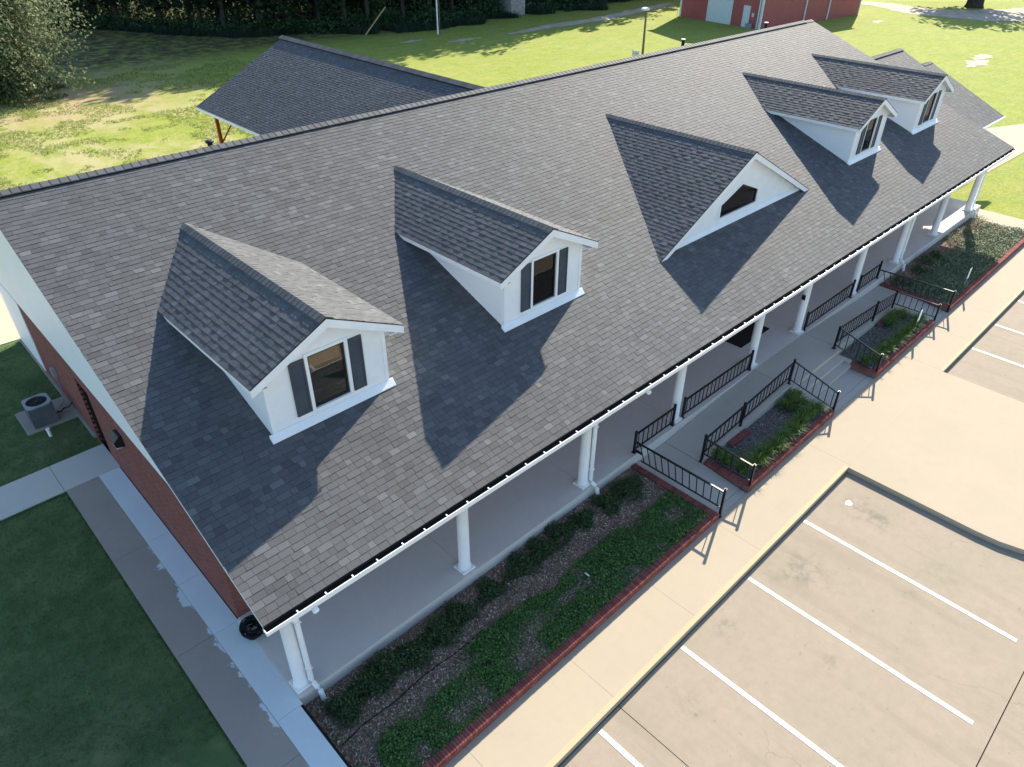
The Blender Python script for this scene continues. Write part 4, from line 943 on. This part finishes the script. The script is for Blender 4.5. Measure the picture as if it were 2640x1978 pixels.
# ------------------------------------------------------------------ trees
def crown(n, r, h, z0, size, holes=5, droop=0.0):
    """leaf clumps filling an uneven crown"""
    nb = 46; B = []
    while len(B) < nb:
        p = rng.uniform(-1, 1, 3)
        if np.linalg.norm(p) < 1 and np.linalg.norm(p) > .35: B.append(p)
    B = np.array(B); B = B*[r, r, h/2]+[0, 0, z0+h/2]
    k = rng.integers(0, nb, n); rad = rng.uniform(.5, 1.25, nb)*r*.34
    d = rng.normal(0, 1, (n, 3)); d /= np.linalg.norm(d, axis=1)[:, None]; q = rng.uniform(.3, 1, n)**.5
    p = B[k]+d*(rad[k]*q)[:, None]*[1, 1, .7]
    V, F, t = leaves(n, p, np.full(n, size), .1, .65)
    bt = rng.normal(0, .13, nb); t = np.clip(t+bt[k], 0, 1)
    return V, F, t
crowns = [np_mesh('crown', *crown(3400, 3.3, 10, 1.3, .40)) for _ in range(4)]
trunks = []
for k in range(3):
    tb = MB(); bend = rng.normal(0, .25, 2)
    tb.tube([(0, 0, -.2), (0, 0, .4), (bend[0]*.4, bend[1]*.4, 3), (bend[0], bend[1], 7), (bend[0]*1.4, bend[1]*1.4, 11)], [.24, .16, .13, .10, .04], 8)
    for j in range(6):
        a = j*1.1+k; z = 2.6+j*1.1; l = 2.4-.2*j
        tb.tube([(bend[0]*z/8, bend[1]*z/8, z), (math.cos(a)*l*.6, math.sin(a)*l*.6, z+.7), (math.cos(a)*l, math.sin(a)*l, z+1.0)], [.08, .05, .02], 5)
    trunks.append(tb.mesh('trunk', smooth=True))
def edge_y(x): return np.interp(x, [-5, 10, 22, 26, 30, 36, 41, 48, 55, 62, 70, 80, 95, 110], [100, 100, 96, 87, 81, 72, 69.5, 66, 64, 64.5, 64, 62.5, 64, 66])
wl = []
tries = 0
while len(wl) < 170 and tries < 20000:
    tries += 1
    x = rng.uniform(8, 150); y = edge_y(x)+rng.uniform(.4, 1)*rng.choice([2, 2, 6, 12, 20])
    if all((x-a)**2+(y-b)**2 > 2.4**2 for a, b in wl) and not (66 < x < 71 and y < 67.5): wl.append((x, y))
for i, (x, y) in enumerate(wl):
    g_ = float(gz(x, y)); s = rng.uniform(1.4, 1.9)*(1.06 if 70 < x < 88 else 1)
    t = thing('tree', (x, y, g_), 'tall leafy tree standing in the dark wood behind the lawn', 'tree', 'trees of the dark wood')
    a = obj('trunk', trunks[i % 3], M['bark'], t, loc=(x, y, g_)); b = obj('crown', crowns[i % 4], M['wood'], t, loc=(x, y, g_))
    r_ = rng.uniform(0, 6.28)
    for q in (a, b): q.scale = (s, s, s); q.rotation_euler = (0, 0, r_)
# undergrowth along the wood edge
n = 160000; x = rng.uniform(4, 112, n); d = np.where(rng.random(n) < .5, rng.exponential(3.0, n), rng.uniform(5, 34, n))-1.6*vnoise(x, x*0, .35, 2); y = edge_y(x)+d
hmax = (1.5+3.4*sstep(d/4.5)+1.5*sstep((d-5)/4)+2.5*sstep((d-14)/6))*(.4+1.0*vnoise(x, y, .4, 6)); z = gz(x, y)+rng.random(n)**1.3*hmax
q = ~((x > 66.3) & (x < 70) & (y < 65.4))
V, F, t = leaves(q.sum(), np.stack([x, y, z], 1)[q], np.full(q.sum(), .36), .2, .55, (.42, .25)); stuff_mesh('undergrowth', V, F, t, 'brush')
# long grass before the wood
def tufts(name, x, y, h, wdt, nb, mat, tone):
    n = len(x); k = nb; a = rng.uniform(0, 2*math.pi, (n, k)); L_ = h[:, None]*rng.uniform(.6, 1.2, (n, k)); lean = rng.uniform(.15, .8, (n, k))
    g_ = gz(x, y)
    bx = x[:, None]+rng.normal(0, 1, (n, k))*h[:, None]*.3; by = y[:, None]+rng.normal(0, 1, (n, k))*h[:, None]*.3
    w_ = wdt*rng.uniform(.7, 1.3, (n, k)); ca, sa_ = np.cos(a), np.sin(a); b0 = rng.uniform(0, 2*math.pi, (n, k))
    z0 = np.broadcast_to(g_[:, None], (n, k))-.01
    P0 = np.stack([bx-np.cos(b0)*w_, by-np.sin(b0)*w_, z0], -1); P1 = np.stack([bx+np.cos(b0)*w_, by+np.sin(b0)*w_, z0], -1)
    P2 = np.stack([bx+ca*L_*lean, by+sa_*L_*lean, z0+L_], -1)
    V = np.stack([P0, P1, P2], 2).reshape(-1, 3); F = np.arange(len(V)).reshape(-1, 3)
    t = np.clip(rng.normal(tone[0], tone[1], (n, 1))+rng.normal(0, .1, (n, k)), 0, 1).ravel()
    stuff_mesh(name, V, F, t, mat)
n = 9000; x = rng.uniform(20, 84, n); y = edge_y(x)-rng.uniform(-2, 4, n)*vnoise(x, x*0+3, .3, 12); q = vnoise(x, y, .35, 3) > .35
tufts('long_grass', x[q], y[q], rng.uniform(.3, .75, q.sum()), .03, 7, 'wood', (.6, .25))
# weeds of the old field
n = 120000; x = rng.uniform(-12, 30, n); y = rng.uniform(22, 63, n); dens = vnoise(x, y, .22, 21)*.7+vnoise(x, y, .9, 22)*.5
q = (dens > .47+.1*rng.random(n)) & (y > 24.5+.0*x) & ((x < 24) | (y > 45)) & ~((x < 3.4) & (y < 25)) & (rng.random(n) < .9)
tufts('field_weeds', x[q], y[q], .04+.20*rng.random(q.sum())**3*(.3+vnoise(x[q], y[q], .5, 5)), .02, 5, 'weed', (.68, .2))
# lawn blades near the building
def lawn(x0, x1, ya, yb_, n):
    x = rng.uniform(x0, x1, n); y = rng.uniform(ya, yb_, n)
    q = ~((x > -.99) & (y < 9.1)) & ~((y > 9.08) & (y < 10.5)) & ~((x > -1.02) & (x < .4) & (y > 12.3) & (y < 13.72)) & (x < .36) & (np.hypot(x+.42, y-12.75) > .3)
    dn = vnoise(x, y, .8, 31)*.6+vnoise(x, y, 3.1, 32)*.5; q &= dn > .3
    return x[q], y[q]
x, y = lawn(-5.2, .4, .2, 18.2, 62000); ye_ = rng.uniform(-1, 9.1, 2600); xe_ = -.965+rng.normal(0, .018, 2600); x = np.concatenate([x, xe_, rng.uniform(-5, -.98, 1500), rng.uniform(-5, .3, 1500)]); y = np.concatenate([y, ye_, 9.10+rng.normal(0, .015, 1500), 10.475+rng.normal(0, .015, 1500)])
tufts('lawn_grass', x, y, rng.uniform(.022, .06, len(x)), .0045, 4, 'grassblade', (.45, .25))

# the tree at the field's left side: long drooping branches
def field_tree():
    bx, by = 9.8, 59.3; g_ = float(gz(bx, by))
    t = thing('field_tree', (bx, by, g_), 'grey green tree with long drooping sunlit branches at the left edge of the field', 'tree')
    tb = MB(); tb.tube([(0, 0, -.2), (0, 0, .5), (-.2, .1, 3), (-.3, 0, 6.5), (0, .1, 10)], [.55, .42, .34, .24, .08], 10)
    tb.tube([(-3.2, 1, -.2), (-3.1, 1, 3), (-3.5, 1, 8)], [.4, .32, .2], 10)
    P = []; 
    for k in range(330):
        a = rng.uniform(0, 2*math.pi); z0 = rng.uniform(1.2, 11); Ln = rng.uniform(2.6, 6.4)*(min(1.25, .5+.16*z0)); dr = rng.uniform(.5, 1.9)
        ts = np.linspace(0, 1, 14)
        c = np.stack([np.cos(a)*Ln*ts, np.sin(a)*Ln*ts, z0+.9*ts*(1-ts)*Ln*.5-dr*ts**2.0*Ln*.38], 1)
        if k % 4 == 0: tb.tube([tuple(v) for v in c[::3]], [.07, .05, .035, .02, .012][:len(c[::3])], 5)
        m_ = 190; q = rng.random(m_)**.6; i = (q*13).astype(int)
        P.append(c[i]+rng.normal(0, 1, (m_, 3))*np.array([.24, .24, .20])*(.5+q)[:, None])
    # bushy skirt near the ground
    for k in range(44):
        a = rng.uniform(0, 2*math.pi); rr = rng.uniform(.5, 3.6); cz = rng.uniform(.2, 3.2)
        P.append(np.array([math.cos(a)*rr-.6, math.sin(a)*rr, cz])+rng.normal(0, 1, (240, 3))*[.5, .5, .42])
    P = np.concatenate(P); P[:, 2] = np.maximum(P[:, 2], .05)
    V, F, tt = leaves(len(P), P, np.full(len(P), .25), .1, .5, (.46, .26))
    obj('trunk', tb.mesh('trunk', smooth=True), M['bark'], t, loc=(bx, by, g_)); obj('crown', np_mesh('crown', V, F, tt), M['tree2'], t, loc=(bx, by, g_))
field_tree()
# big tree beside the gravel road: its trunk foot is in view, its crown shades the road
bt = thing('road_tree', (121, 27, -.63), 'thick grey tree trunk standing in its own shade on the gravel road', 'tree')
obj('trunk', MB().tube([(121, 27, -.8), (121, 27, -.3), (121, 27, 1.2), (121.1, 27, 4), (121.3, 27.2, 9)], [1.35, 1.1, .95, .85, .4], 14).mesh('trunk', smooth=True), M['bark'], bt)
V, F, t_ = crown(4200, 7.2, 8, 2.6, .75); obj('crown', np_mesh('crown', V, F, t_), M['tree'], bt, loc=(122, 27.5, -.6))
